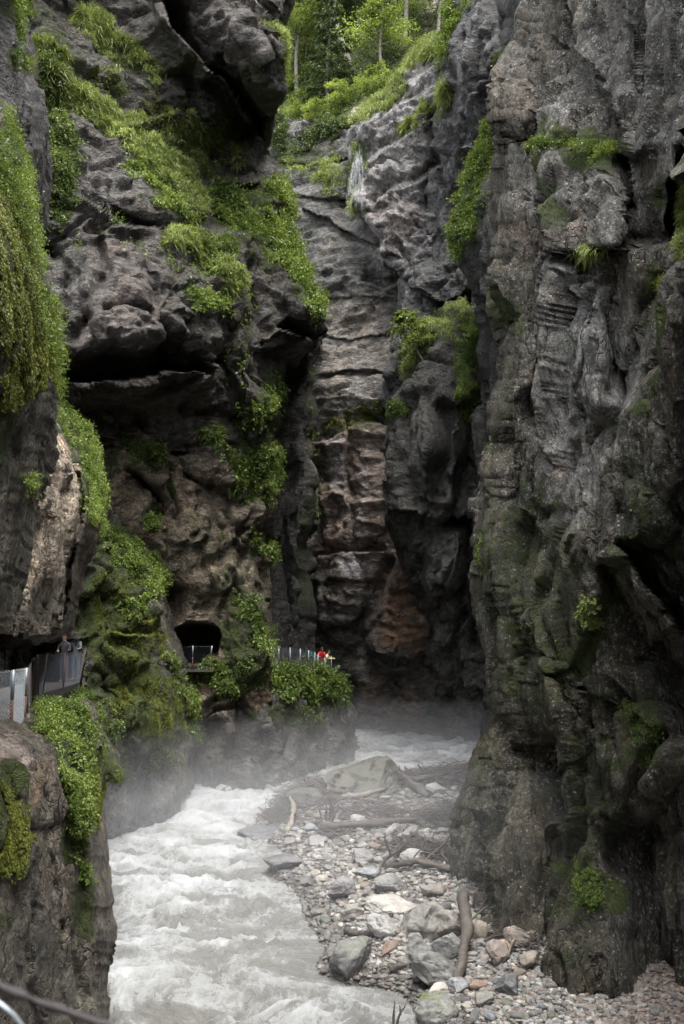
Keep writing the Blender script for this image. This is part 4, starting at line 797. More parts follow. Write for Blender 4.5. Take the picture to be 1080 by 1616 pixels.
pc = .5 * pc + .5 * pc.mean(1, keepdims=True) * np.array([1.03, 1.0, .96]); redm = sstep(900, 1050, ppx)[:, None] * .6; pc = pc * (1 - redm) + np.array((.13, .095, .08)) * redm * r.uniform(.5, 1.8, (n, 1))
wetp = (SGN * shore_dist(pp[:, 0], pp[:, 1]) < .45)[:, None]; pc = np.where(wetp, pc * .55, pc)
o = mesh_obj('pebbles', VV.reshape(-1, 3), FF, M['pebble'], attrs={'tint': np.repeat(pc, len(V1), 0)}); tag(o, 'small mixed pebbles covering the gravel bar', None, None, 'stuff')

# ------------------------------------------------------------------ plants growing on the rock
UL = 'massive upper left wall with a jutting dark overhang'; LL = 'lower left wall pierced by the railed tunnel window'; PR = 'rock promontory carrying the far railed path above the river bend'
BU = 'mossy green buttress between the two tunnel openings'; SLB = 'pale brown leaning slab above the first tunnel mouth'; CO = 'dark rock in the top left corner behind the hanging moss'
NL = 'nearest left rock draped in hanging moss'; NB = 'near left rock below the steel railing with ferns on top'; R1 = 'tall dark right hand rock wall nearest the gravel bar'
FI = 'dark narrow rock fin with a leafy edge behind the near right wall'; MB_ = 'dark middle buttress with grassy crest right of the back wall'; PA = 'pale grey rock slope with grassy crest in the upper middle'
DW = 'dark upper wall behind the near right rock'; BW = 'banded brown back wall closing the gorge below the waterfall'; SL = 'dark slot wall above the far railing'; HI = 'leaf strewn forest slope above the gorge'
G = 'ledge_grass'; L_ = 'ledge_plants'; H_ = 'hanging_moss'; F_ = 'fern'
PL = [
 (G, 'bright grass on the long sloping ledge of the upper left wall', UL, [(52, 80, 12), (95, 130, 13), (140, 165, 15), (200, 200, 17), (250, 242, 19), (290, 285, 19), (306, 330, 12)], 'grass', 5200, .42, 'grass', 0, 10),
 (L_, 'small leafy plants hanging under the long grassy ledge at its upper end', UL, [(55, 90, 14), (70, 160, 22), (95, 200, 18), (88, 270, 22), (115, 320, 18), (85, 350, 12)], 'leafy', 900, .15, 'leafdeep', .4, 10),
 (L_, 'leafy fringe below the lower end of the long grassy ledge', UL, [(230, 250, 18), (255, 290, 22), (295, 325, 18), (300, 355, 9)], 'leafy', 800, .14, 'leaf', .35, 10),
 (G, 'grassy tongue on the ledge below the long sloping one', UL, [(262, 378, 8), (310, 388, 12), (345, 412, 14), (366, 445, 9)], 'grass', 1500, .34, 'grass', 0, 10),
 (L_, 'leafy plants on the tongue shaped ledge of the upper left wall', UL, [(290, 384, 12), (335, 405, 16), (362, 440, 10)], 'leafy', 500, .14, 'leaf', .3, 10),
 (L_, 'broad fresh green bush carpet on the middle of the upper left wall', UL, [(335, 310, 16), (375, 330, 26), (410, 360, 28), (435, 400, 24), (410, 330, 30), (440, 300, 16)], 'leafy', 1700, .17, 'leaf', .55, 12),
 (L_, 'bush growing at the right edge of the upper left wall', UL, [(445, 300, 14), (456, 350, 16), (452, 395, 14)], 'leafy', 520, .18, 'leaf', .6, 12),
 (L_, 'bright bush on the projecting nose of the upper left wall', UL, [(468, 425, 14), (490, 440, 20), (500, 465, 12), (480, 490, 12)], 'leafy', 700, .18, 'leaf', .55, 12),
 (L_, 'small bush on the bare rock left of centre', UL, [(302, 462, 12), (325, 478, 14), (345, 480, 9)], 'leafy', 260, .15, 'leaf', .4, 10),
 (G, 'sparse grey green grass high on the upper left wall', UL, [(145, 35, 16), (180, 70, 20), (215, 95, 20), (250, 110, 16)], 'grass', 800, .36, 'grass', 0, 9),
 (G, 'scattered grass tufts below the dark overhang', UL, [(290, 185, 18), (310, 230, 22), (350, 215, 18), (370, 250, 12)], 'grass', 520, .34, 'grass', 0, 9),
 (H_, 'yellow green moss speckling the middle of the upper left wall', UL, [(185, 130, 22), (300, 240, 22), (320, 270, 18), (170, 120, 20)], 'moss', 900, .10, 'mossleaf', 0, 6),
 (G, 'grass fringe along the nose of the dark overhang', UL, [(420, 40, 6), (440, 72, 7), (447, 110, 6)], 'grass', 420, .36, 'grass', 0, 9),
 (L_, 'small plants in the cleft at the foot of the upper left wall', UL, [(395, 640, 12), (402, 665, 12), (432, 600, 9)], 'leafy', 330, .16, 'leaf', .35, 9),
 (L_, 'sparse green sprigs on the dark rock of the upper left wall', UL, [(120, 400, 16), (130, 330, 14), (390, 480, 14), (370, 600, 12), (400, 540, 12)], 'leafy', 130, .13, 'leaf', .3, 8),
 (L_, 'leafy bush spilling over the lower left wall', LL, [(355, 695, 14), (392, 712, 24), (405, 745, 22), (398, 775, 14)], 'leafy', 1100, .16, 'leaf', .4, 12),
 (H_, 'low green growth along the top ledge of the lower left wall', LL, [(225, 662, 8), (290, 678, 9), (345, 686, 10)], 'leafy', 420, .12, 'leafdeep', .2, 8),
 (L_, 'plants on the small ledge at the left of the lower left wall', LL, [(185, 695, 10), (215, 712, 12), (240, 720, 10)], 'leafy', 330, .13, 'leafdeep', .25, 9),
 (L_, 'small sprig in the hollow of the lower left wall', LL, [(236, 826, 10), (225, 818, 7)], 'leafy', 110, .14, 'leaf', .3, 9),
 (L_, 'little bush on the right shoulder of the lower left wall', LL, [(412, 856, 9), (430, 868, 11), (440, 885, 7)], 'leafy', 260, .17, 'leaf', .4, 10),
 (L_, 'scattered leafy sprigs right of the second tunnel', LL, [(385, 930, 12), (395, 980, 16), (410, 1030, 16), (385, 1060, 14)], 'leafy', 300, .14, 'leaf', .35, 9),
 (L_, 'plants on the sill below the second tunnel railing', LL, [(335, 1068, 12), (350, 1090, 12), (325, 1075, 8)], 'leafy', 420, .15, 'leaf', .35, 10),
 (L_, 'lush leafy plants below the far railing', PR, [(438, 1068, 16), (465, 1072, 20), (498, 1082, 18), (530, 1086, 12), (450, 1095, 14)], 'leafy', 1900, .19, 'leaf', .5, 11),
 (L_, 'sparse leaves trailing down the promontory', PR, [(500, 1110, 14), (540, 1100, 8), (480, 1120, 16)], 'leafy', 260, .17, 'leafdeep', .3, 8),
 (L_, 'dense bright plants on the shoulder of the mossy buttress', BU, [(150, 830, 14), (190, 860, 22), (225, 885, 26), (245, 915, 18), (225, 940, 18)], 'leafy', 2000, .12, 'leaf', .3, 12),
 (H_, 'short green moss over the face of the mossy buttress', BU, [(165, 930, 30), (200, 1000, 42), (215, 1080, 44), (265, 1130, 36)], 'moss', 4200, .075, 'mossleaf', 0, 7),
 (L_, 'leafy edge down the right side of the mossy buttress', BU, [(262, 1040, 8), (285, 1075, 12), (300, 1120, 11), (303, 1160, 8)], 'leafy', 620, .14, 'leaf', .3, 10),
 (H_, 'sprigs scattered on the mossy buttress above the water', BU, [(150, 1130, 20), (170, 1200, 20), (260, 1200, 22)], 'leafy', 260, .12, 'leafdeep', .25, 8),
 (L_, 'dense plants down the edge of the leaning brown slab', SLB, [(98, 652, 8), (122, 685, 13), (142, 725, 16), (155, 770, 16), (150, 810, 12)], 'leafy', 2300, .075, 'leaf', .22, 11),
 (L_, 'leafy sprays on the dark corner rock at the top left', CO, [(14, 5, 12), (20, 50, 12), (25, 90, 10), (40, 100, 8)], 'leafy', 260, .08, 'leaf', .25, 9),
 (L_, 'bright leaves over the nearest moss draped rock', NL, [(0, 190, 14), (12, 260, 20), (22, 340, 22), (40, 430, 22), (62, 500, 16), (74, 560, 9)], 'leafy', 2600, .045, 'leaf', .16, 10),
 (H_, 'thick moss hanging from the nearest left rock', NL, [(-70, 400, 60), (-50, 520, 50), (0, 330, 26), (10, 430, 34), (30, 520, 40), (40, 590, 26), (5, 600, 26)], 'hang', 8200, .065, 'mossleaf', 0, 8),
 (F_, 'small fern on the nearest left rock below the moss', NL, [(40, 755, 8)], 'leafy', 60, .05, 'leaf', .18, 10),
 (L_, 'fresh ferny plants crowning the near left rock by the railing', NB, [(70, 1128, 14), (105, 1135, 18), (125, 1165, 18), (135, 1195, 12), (100, 1160, 20)], 'leafy', 2300, .06, 'leaf', .2, 11),
 (L_, 'bright plants trailing down the edge of the near left rock', NB, [(110, 1210, 18), (120, 1245, 18), (118, 1290, 14), (128, 1340, 9), (132, 1380, 7)], 'leafy', 1300, .06, 'leaf', .18, 10),
 (H_, 'dark moss on the right flank of the near left rock', NB, [(145, 1220, 12), (140, 1290, 16), (100, 1290, 14)], 'hang', 1100, .06, 'mossleaf', 0, 8),
 (H_, 'moss on the left part of the near left rock', NB, [(8, 1240, 16), (18, 1300, 16), (5, 1370, 20), (38, 1320, 7)], 'hang', 1800, .055, 'mossleaf', 0, 8),
 (L_, 'glowing leafy drape down the edge of the dark rock fin', FI, [(784, 208, 8), (768, 245, 13), (752, 280, 14), (740, 320, 14), (732, 360, 11), (728, 395, 6)], 'leafy', 2300, .15, 'leaf', .42, 12),
 (G, 'pale grass on the crest of the middle buttress', MB_, [(652, 575, 8), (665, 548, 10), (690, 522, 11), (715, 502, 11), (745, 484, 10)], 'grass', 1300, .42, 'grass', 0, 11),
 (H_, 'moss curtain hanging on the middle buttress', MB_, [(742, 505, 12), (741, 560, 12), (738, 610, 11), (737, 655, 8)], 'hang', 1900, .18, 'leaf', 0, 9),
 (L_, 'small leafy patch low on the middle buttress', MB_, [(640, 654, 9)], 'leafy', 130, .16, 'leaf', .3, 10),
 (G, 'long pale grass on the crest of the pale slope', PA, [(700, 62, 10), (668, 80, 10), (640, 104, 10), (628, 132, 8)], 'grass', 1300, .75, 'grass', 0, 11),
 (G, 'grass along the lower crest of the pale slope', PA, [(612, 148, 7), (590, 165, 8), (566, 190, 7)], 'grass', 650, .6, 'grass', 0, 11),
 (G, 'green grass in the joints of the pale slope', PA, [(668, 168, 9), (660, 190, 7), (640, 205, 6)], 'grass', 330, .5, 'grass', 0, 9),
 (G, 'thin green growth beside the waterfall', PA, [(566, 235, 6), (562, 290, 7), (558, 330, 6)], 'grass', 420, .5, 'grass', 0, 9),
 (L_, 'bright leaves hanging over the top of the dark upper wall', DW, [(718, 5, 12), (714, 40, 11), (711, 75, 8)], 'leafy', 900, .24, 'leaf', .7, 12),
 (G, 'green streak of grass on the dark upper wall', DW, [(712, 135, 6), (711, 175, 5)], 'grass', 220, .5, 'grass', 0, 9),
 (L_, 'shrubs on the broken ledges below the forest', BW, [(436, 190, 16), (450, 225, 16), (480, 220, 14), (510, 200, 12), (540, 195, 10)], 'leafy', 1100, .24, 'leafdeep', .5, 11),
 (G, 'thin grass on the upper bands of the back wall', BW, [(510, 255, 14), (530, 290, 12), (445, 250, 10)], 'grass', 420, .5, 'grass', 0, 9),
 (H_, 'faint green growth on the wet bands of the back wall', BW, [(600, 645, 10), (520, 665, 10)], 'moss', 300, .16, 'mossleaf', 0, 6),
 (L_, 'small green sprigs on the slot wall', SL, [(486, 575, 6), (480, 720, 6), (488, 800, 6)], 'leafy', 80, .18, 'leaf', .3, 8),
 (F_, 'ferns on top of the square block of the near right wall', R1, [(880, 240, 9), (905, 228, 12), (935, 226, 10), (950, 236, 7)], 'leafy', 520, .085, 'leaf', .28, 10),
 (G, 'dry tuft of grass under the square block', R1, [(930, 402, 12)], 'grass', 240, .3, 'grass', 0, 10),
 (L_, 'moss cushion with leaves right of the dry tuft', R1, [(1038, 440, 11), (1030, 450, 9)], 'leafy', 260, .05, 'mossleaf', .15, 9),
 (G, 'pale grass at the right edge of the near right wall', R1, [(1072, 300, 9), (1068, 350, 9), (1075, 400, 8)], 'grass', 300, .22, 'grass', 0, 9),
 (F_, 'tiny fern at the left edge of the near right wall', R1, [(783, 850, 6), (785, 882, 6)], 'leafy', 90, .11, 'leaf', .22, 9),
 (L_, 'whitish green plant in the fold of the near right wall', R1, [(933, 955, 9), (930, 975, 6)], 'leafy', 160, .09, 'grass', .2, 9),
 (L_, 'small tuft on the corner of the brown block', R1, [(806, 104, 7)], 'leafy', 110, .10, 'leaf', .25, 9),
 (L_, 'leafy moss patch low on the near right wall', R1, [(905, 1372, 12), (935, 1390, 18), (975, 1405, 14), (940, 1420, 12)], 'leafy', 330, .06, 'leaf', .16, 9),
 (F_, 'little ferns below the overhang of the near right wall', R1, [(985, 1108, 10), (1000, 1178, 6), (1010, 1210, 6), (1030, 1145, 6)], 'leafy', 150, .06, 'leaf', .18, 9),
 (L_, 'sprigs scattered over the face of the near right wall', R1, [(850, 600, 20), (900, 560, 20), (1040, 500, 20), (1000, 700, 20), (850, 980, 30), (905, 1040, 16), (1070, 720, 20)], 'leafy', 130, .06, 'leafdeep', .18, 7),
 (H_, 'moss tuft at the left edge of the near right wall', R1, [(786, 712, 9)], 'hang', 160, .12, 'leaf', 0, 8),
 ('undergrowth', 'bright undergrowth covering the forest floor', HI, [(430, 60, 50), (480, 150, 60), (560, 130, 60), (620, 90, 60), (640, 10, 70), (520, 20, 80)], 'leafy', 2200, .30, 'leafdeep', .8, 9),
]
for nm, lb, clf, pts, kd, n, sz, mt, sh, K in PL: plants(nm, lb, clf, pts, kd, int(n * (3.0 if kd == 'hang' else 1.6 if kd != 'moss' else 2.6)), sz * (.5 if kd == 'moss' else .42 if kd == 'hang' else .9 if kd == 'grass' else .68), mt, sh * 1.05, K)
print('leaves', LEAFTOTAL)

# ------------------------------------------------------------------ tubes, trees
def tube(pts, rad, seg=7, cap=True, rough=0.0, seed=0):
    pts = np.asarray(pts, float); n = len(pts); rad = np.broadcast_to(np.asarray(rad, float), (n,))
    tg = unit(np.gradient(pts, axis=0)); ref = np.array([0, 0, 1.0]) if abs(tg[:, 2]).mean() < .8 else np.array([1.0, 0, 0])
    a = unit(np.cross(tg, ref)); b = np.cross(tg, a); th = np.linspace(0, 2 * np.pi, seg, endpoint=False)
    V = pts[:, None] + rad[:, None, None] * (np.cos(th)[None, :, None] * a[:, None] + np.sin(th)[None, :, None] * b[:, None])
    if rough: V = pts[:, None] + (V - pts[:, None]) * (1 + rough * (vnoise(V / max(rad.max(), .01) * .7, seed) + .6 * vnoise(V / max(rad.max(), .01) * 2, seed + 1)))[..., None]
    V = V.reshape(-1, 3); F = []
    for i in range(n - 1):
        for k in range(seg): F.append((i * seg + k, i * seg + (k + 1) % seg, (i + 1) * seg + (k + 1) % seg, (i + 1) * seg + k))
    if cap: F.append(tuple(range(seg))[::-1]); F.append(tuple((n - 1) * seg + k for k in range(seg)))
    return V, F
class MB:
    def __init__(s): s.V = []; s.F = []; s.n = 0
    def add(s, V, F):
        s.F += [tuple(i + s.n for i in f) for f in F]; s.V.append(np.asarray(V, float)); s.n += len(V)
    def tube(s, *a, **k): s.add(*tube(*a, **k))
    def box(s, c, d, rz=0):
        c = np.array(c, float); q = np.array([(x, y, z) for x in (-1, 1) for y in (-1, 1) for z in (-1, 1)]) * np.array(d) / 2; ca, sa = math.cos(rz), math.sin(rz)
        q = np.stack([q[:, 0] * ca - q[:, 1] * sa, q[:, 0] * sa + q[:, 1] * ca, q[:, 2]], -1) + c; s.add(q, [(0, 1, 3, 2), (4, 6, 7, 5), (0, 4, 5, 1), (2, 3, 7, 6), (0, 2, 6, 4), (1, 5, 7, 3)])
    def obj(s, name, mat, parent=None, smooth=False): return mesh_obj(name, np.concatenate(s.V), s.F, mat, parent, smooth)
def bent(p0, p1, n=8, wob=.1, seed=0, sag=0.0):
    p0, p1 = np.array(p0, float), np.array(p1, float); t = np.linspace(0, 1, n)[:, None]; L = np.linalg.norm(p1 - p0)
    q = p0 + (p1 - p0) * t; q += wob * L * np.stack([vnoise(np.c_[t * 3, t * 0 + seed, t * 0 + k]) for k in range(3)], -1) * np.sin(t * np.pi); q[:, 2] -= sag * L * (t[:, 0] ** 2); return q
def broadleaf(seed, H, spread, leaf, nleaf, mat, bark='bark', low=.25):
    r = np.random.default_rng(seed); root = empty('broadleaf_tree', (0, 0, 0)); T = MB()
    tp = bent((0, 0, -.8), (r.normal() * .06 * H, r.normal() * .06 * H, H), 14, .04, seed); T.tube(tp, np.linspace(H * .021, H * .004, 14), 8)
    B = []; N = []
    for k in range(26):
        h = low + (1 - low) * (k + r.random()) / 26; b0 = tp[min(13, int(h * 13))]; an = k * 2.4 + r.random(); ln = spread * (1.15 - .75 * h ** 2) * r.uniform(.6, 1.1)
        e = b0 + np.array([math.cos(an) * ln, math.sin(an) * ln, ln * r.uniform(.05, .45)]); br = bent(b0, e, 7, .12, seed + k, .12); T.tube(br, np.linspace(H * .006, H * .0012, 7), 5)
        for j in range(7):
            c = br[int(r.integers(2, 7))] + r.normal(size=3) * ln * np.array([.22, .22, .06]); m = nleaf // 182
            p = c + r.normal(size=(m, 3)) * ln * np.array([.17, .17, .035]); p[:, 2] -= .05 * np.linalg.norm(p[:, :2] - c[:2], axis=1); B.append(p)
    B = np.concatenate(B); n = len(B)
    T.obj('trunk', M[bark], root, True)
    d = unit(r.normal(size=(n, 3)) * np.array([1, 1, .45]) - np.array([0, 0, .1])); nr = unit(np.array([0, 0, 1]) + r.normal(size=(n, 3)) * .4)
    ln = leaf * r.uniform(.6, 1.3, n); leafmesh('crown', B, d, nr, ln, ln * .62, r.random(n) * .55 + .45 * (.5 + vnoise(B * .35, seed)), M[mat], root, .2)
    return root
def conifer(seed, H, spread, leaf, mat):
    r = np.random.default_rng(seed); root = empty('conifer_tree', (0, 0, 0)); T = MB(); tp = bent((0, 0, -.8), (0, 0, H), 12, .015, seed); T.tube(tp, np.linspace(H * .014, H * .002, 12), 8)
    B, D = [], []
    for k in range(64):
        h = .16 + .83 * k / 64; z = h * H; an = k * 2.4 + r.random() * .6; ln = spread * (1 - h) ** .8 * r.uniform(.7, 1.1) + .25; dr = np.array([math.cos(an), math.sin(an), 0]); b0 = np.array([0, 0, z])
        br = np.array([b0 + dr * ln * t + np.array([0, 0, -.30 * ln * t + .16 * ln * t * t]) for t in np.linspace(0, 1, 6)]); T.tube(br, np.linspace(.05, .012, 6), 4)
        m = int(26 + ln * 34); t = r.random(m) ** .8; sd = np.array([-dr[1], dr[0], 0]); wdt = (.34 * ln * (1 - t) + .12) * r.uniform(-1, 1, m)
        p = b0 + dr * (ln * t)[:, None] + sd * wdt[:, None]; p[:, 2] += -.30 * ln * t + .16 * ln * t * t - .12 * np.abs(wdt) + r.normal(size=m) * .03
        B.append(p); D.append(unit(dr * .7 + sd * np.sign(wdt)[:, None] * .7 + r.normal(size=(m, 3)) * .3 - np.array([0, 0, .25])))
    B = np.concatenate(B); D = np.concatenate(D); n = len(B); T.obj('trunk', M['bark'], root, True)
    ln = leaf * r.uniform(.6, 1.3, n); leafmesh('crown', B, D, unit(np.array([0, 0, 1]) + r.normal(size=(n, 3)) * .35), ln, ln * .3, r.random(n) * .7 + .3 * (.5 + vnoise(B * .5, seed)), M[mat], root, .2); return root
def copy_tree(o):
    c = o.copy(); COL.objects.link(c)
    for ch in o.children: d = ch.copy(); COL.objects.link(d); d.parent = c; d.matrix_parent_inverse = ch.matrix_parent_inverse
    return c
def hill_point(px, py):
    c = CL[HI]; k = np.argmin((c['PX'] - px) ** 2 + (c['PY'] - py) ** 2 + 1e6 * (c['P'][..., 1] > 200)); return c['P'].reshape(-1, 3)[k]
protos = [broadleaf(1, 13, 4.2, .25, 8200, 'beech', low=.5), broadleaf(2, 10, 3.8, .24, 7400, 'beech', low=.4), broadleaf(3, 16, 3.6, .25, 8200, 'beech', low=.6), conifer(4, 15, 3.2, .5, 'needle'), broadleaf(5, 5, 2.6, .22, 7000, 'beech', low=.08)]
TR = [(3, 515, 178, 1.0, 'blue green conifer standing left of centre on the forest edge'), (3, 570, 60, 1.1, 'dark conifer deeper in the forest behind the pale trunk'), (2, 553, 110, 1.0, 'slender tree with the tall pale trunk in mid forest'), (0, 470, 140, .9, 'yellow green tree overhanging the left of the forest gap'),
      (1, 600, 120, .9, 'spreading bright tree above the lower crest'), (0, 640, 60, .95, 'bright tree right above the grassy crest of the pale slope'), (1, 690, 45, .9, 'light green tree at the top right of the forest gap'), (2, 620, 20, 1.1, 'tall thin tree behind the grassy crest'),
      (3, 500, 60, 1.15, 'tall conifer high in the left of the forest'), (3, 485, 100, .8, 'small conifer at the left side of the forest'), (1, 455, 60, .9, 'leafy tree pressed against the dark overhang'), (4, 545, 185, .6, 'low bush at the lip of the ravine above the waterfall'),
      (4, 470, 190, .6, 'low bush on the ledge below the overhang'), (3, 560, 20, 1.2, 'dim conifer near the top of the picture in mid forest'), (0, 680, -20, 1.1, 'tree crown filling the top right of the gap'), (2, 600, -30, 1.2, 'tall tree behind all the others'), (4, 590, 150, .6, 'bush beside the slanting dead branch'), (0, 450, -10, 1.1, 'tree at the top left of the gap'),
      (4, 505, 205, .6, 'rounded bush under the blue green conifer'), (1, 520, -20, 1.2, 'far tree with pale foliage up the slope'), (4, 440, 150, 1.0, 'hanging bush right behind the dark overhang'), (2, 655, -60, 1.2, 'highest tree on the right of the slope')]
used = set()
for k, (p, px, py, sc, lb) in enumerate(TR):
    o = protos[p] if p not in used else copy_tree(protos[p]); used.add(p); q = hill_point(px, py)
    o.location = q; o.scale = (sc,) * 3; o.rotation_euler = (0, 0, k * 1.7); tag(o, lb, 'bush' if p == 4 else 'tree', 'trees of the forest above the gorge')
tr = broadleaf(9, 2.6, 1.15, .17, 2600, 'beech', low=.3); tr.name = 'small_tree'; tag(tr, 'small bright green sapling leaning out from the middle buttress', 'tree'); q = unproj(662, 556, 53.2); tr.location = q; tr.rotation_euler = (0, R(-22), 0)
db = MB(); db.tube(bent(unproj(575, 118, 92), unproj(622, 98, 90), 8, .06, 3), np.linspace(.2, .1, 8), 6); tag(db.obj('dead_branch', M['twig']), 'slanting dead branch in the forest edge', 'branch')

# ------------------------------------------------------------------ driftwood on the bar
def log(pix, rpx, label, mat='wood', cat='log', name='log', lift=.0, rough=.3, branches=0):
    root = None; P = []
    for (x, y, *z) in pix: g_ = on_ground(x, y); P.append(g_ + np.array([0, 0, (z[0] if z else 0)]))
    P = np.array(P); s = FPX / P[:, 1].mean(); t = np.linspace(0, 1, len(P)); tt = np.linspace(0, 1, 26); Q = np.stack([np.interp(tt, t, P[:, k]) for k in range(3)], -1)
    r0 = rpx / s; Q[:, 2] += r0 * .8; L = np.linalg.norm(Q[-1] - Q[0]); Q += .03 * L * np.stack([vnoise(np.c_[tt * 3, tt * 0 + P[0, 0], tt * 0 + k]) for k in range(3)], -1) * .6
    b = MB(); b.tube(Q, np.linspace(r0 * 1.15, r0 * .65, 26) * (1 + .18 * vnoise(np.c_[tt * 8, tt * 0, tt * 0 + P[0, 1]])), 16, rough=rough * 1.4, seed=int(pix[0][0])); rr = np.random.default_rng(int(pix[0][0]))
    for k in range(branches):
        i = int(rr.integers(3, 22)); e = Q[i] + rr.normal(size=3) * np.array([.5, .4, .5]) + np.array([0, 0, .35]); b.tube(bent(Q[i], e, 6, .2, k), np.linspace(r0 * .35, r0 * .08, 6), 6)
    o = b.obj(name, M[mat], None, True); return tag(o, label, cat)
log([(736, 1462, .75), (734, 1505, .45), (729, 1545, .2), (711, 1578, .0)], 8, 'thick barkless log leaning down towards the pool with its sawn end showing', 'wood', rough=.28, branches=1)
log([(508, 1314, .15), (560, 1309, .1), (640, 1302, .1), (702, 1298, .05)], 5, 'long straight log lying across the bar', 'wood', branches=2)
log([(610, 1378, .1), (660, 1372, .15), (722, 1382, .05)], 6, 'thick short log on the right below the brush piles', 'wood', branches=3)
log([(438, 1242, .1), (478, 1246, .1), (520, 1246, .1)], 5, 'log in the water left of the great slab', 'wood')
log([(430, 1236, .15), (470, 1240, .15), (500, 1238, .15)], 2.4, 'thin pale pole above the log left of the great slab', 'wood_pale')
log([(540, 1272, .25), (575, 1268, .25), (606, 1262, .3)], 4, 'pale mossy log resting under the great slab', 'wood_pale')
log([(628, 1240, .3), (648, 1248, .2), (675, 1262, .0)], 6.5, 'fat dark log end right of the great slab', 'wood')
log([(640, 1246, .3), (690, 1240, .3), (735, 1246, .2)], 4, 'grey log buried in the upper right brush pile', 'wood', branches=3)
log([(546, 1478, .05), (590, 1482, .05)], 5, 'dark stick of timber on the lower left shore', 'twig')
log([(615, 1540, .1), (655, 1528, .1)], 4, 'dark log stub by the pool', 'twig')
log([(695, 1310, .1), (740, 1308, .1)], 4, 'log end poking out below the right brush pile', 'twig')
log([(392, 1318, .1), (415, 1300, .3), (440, 1284, .3)], 2.6, 'bleached branch pointing into the river', 'wood_pale', 'branch', 'branch', branches=2)
log([(455, 1320, 0), (462, 1300, .35), (460, 1282, .5)], 4, 'stubby weathered root below the left brush pile', 'wood_pale', 'root', 'root')
log([(640, 1318, .1), (680, 1340, .1), (700, 1352, .05)], 3, 'dark thin log through the right hand brush', 'twig', branches=3)
log([(670, 1368, .1), (700, 1350, .3), (722, 1332, .5)], 2, 'straight thin branch propped on the lower right brush', 'twig', 'branch', 'branch')
log([(595, 1388, .05), (612, 1370, .3), (640, 1352, .4)], 2.4, 'crooked branch in the middle of the bar', 'twig', 'branch', 'branch', branches=2)
log([(800, 1520, .1), (815, 1500, .3), (846, 1492, .3)], 2.6, 'reddish split branch under the right wall corner', 'wood_pale', 'branch', 'branch', branches=2)
b = MB(); q = on_ground(520, 1306)
for (dx, dz, sx_, r0) in ((0, 0, -.02, .12), (.0, .15, -.2, .07), (.05, .1, .3, .07), (-.05, 0, -.35, .06)): b.tube(bent(q + np.array([dx, 0, dz - .1]), q + np.array([dx + sx_, .05, dz + 1.15 - abs(sx_) * 1.2]), 9, .12, int(r0 * 1000)), np.linspace(r0, r0 * .2, 9), 7, rough=.3)
tag(b.obj('stump', M['twig'], None, True), 'dark upright broken stump beside the long log', 'stump')
def brush(pts, n, ln, label, seed, up=.5):
    r = random.Random(seed); b = MB()
    for k in range(int(n * 2.2)):
        x0, y0, h = pts[r.randrange(len(pts))]; x = x0 + r.gauss(0, 15); y = y0 + r.gauss(0, 4.5); g_ = on_ground(x, y); g_ = g_ + np.array([0, r.uniform(-.2, .6), r.random() * h])
        an = r.uniform(0, 6.28); L = ln * r.uniform(.4, 1.4); el_ = r.gauss(.12, .28); d = np.array([math.cos(an) * math.cos(el_), math.sin(an) * math.cos(el_) * .6, math.sin(el_)]) * L
        rd = r.choice([.008, .01, .013, .016, .022, .04]); b.tube(bent(g_ - d / 2, g_ + d / 2, 6, .22, k + seed), np.linspace(rd, rd * .4, 6), 4)
    for (x0, y0, h) in pts[1:]:
        b.tube(bent(on_ground(*pts[0][:2]) + [0, 0, .1], on_ground(x0, y0) + [0, 0, h * .5], 9, .1, seed), .03, 5)
    return tag(b.obj('brush_pile', M['twig']), label, 'brush pile')
brush([(450, 1284, .5), (470, 1272, .7), (490, 1262, .8), (440, 1295, .3), (505, 1270, .5)], 420, 1.3, 'tangled grey brush pile on the left edge of the bar', 3)
brush([(650, 1240, .5), (690, 1236, .6), (725, 1240, .7), (735, 1230, .5)], 320, 1.3, 'brush jam behind the great slab by the right wall', 4)
brush([(690, 1302, .4), (720, 1300, .6), (738, 1296, .5)], 330, 1.1, 'dark brush heap against the foot of the right wall', 5)
brush([(640, 1345, .2), (680, 1350, .3), (705, 1356, .3)], 200, 1.0, 'low scatter of brown sticks in the middle right of the bar', 6)
brush([(580, 1282, .3), (610, 1292, .3), (545, 1290, .2)], 170, .9, 'loose twigs in front of the great slab', 7)
brush([(500, 1318, .2), (525, 1318, .2)], 90, .8, 'reddish dead twigs around the broken stump', 8)
brush([(790, 1492, .2), (845, 1505, .25), (815, 1485, .2)], 80, .8, 'twigs washed under the right wall corner', 9)
b = MB(); q = on_ground(625, 1612)
q = unproj(622, 1625, 21.5)
b.tube(bent(q, unproj(623, 1580, 21.6), 7, .06, 2), np.linspace(.04, .012, 7), 6); b.tube(bent(q + np.array([.02, 0, .02]), unproj(640, 1585, 21.5), 7, .1, 5), np.linspace(.035, .01, 7), 6); b.tube(bent(unproj(633, 1602, 21.5), unproj(631, 1586, 21.5), 5, .1, 6), np.linspace(.02, .008, 5), 5)
tag(b.obj('twig', M['twig']), 'forked dark twig sticking up from the pool at the bottom edge', 'twig')

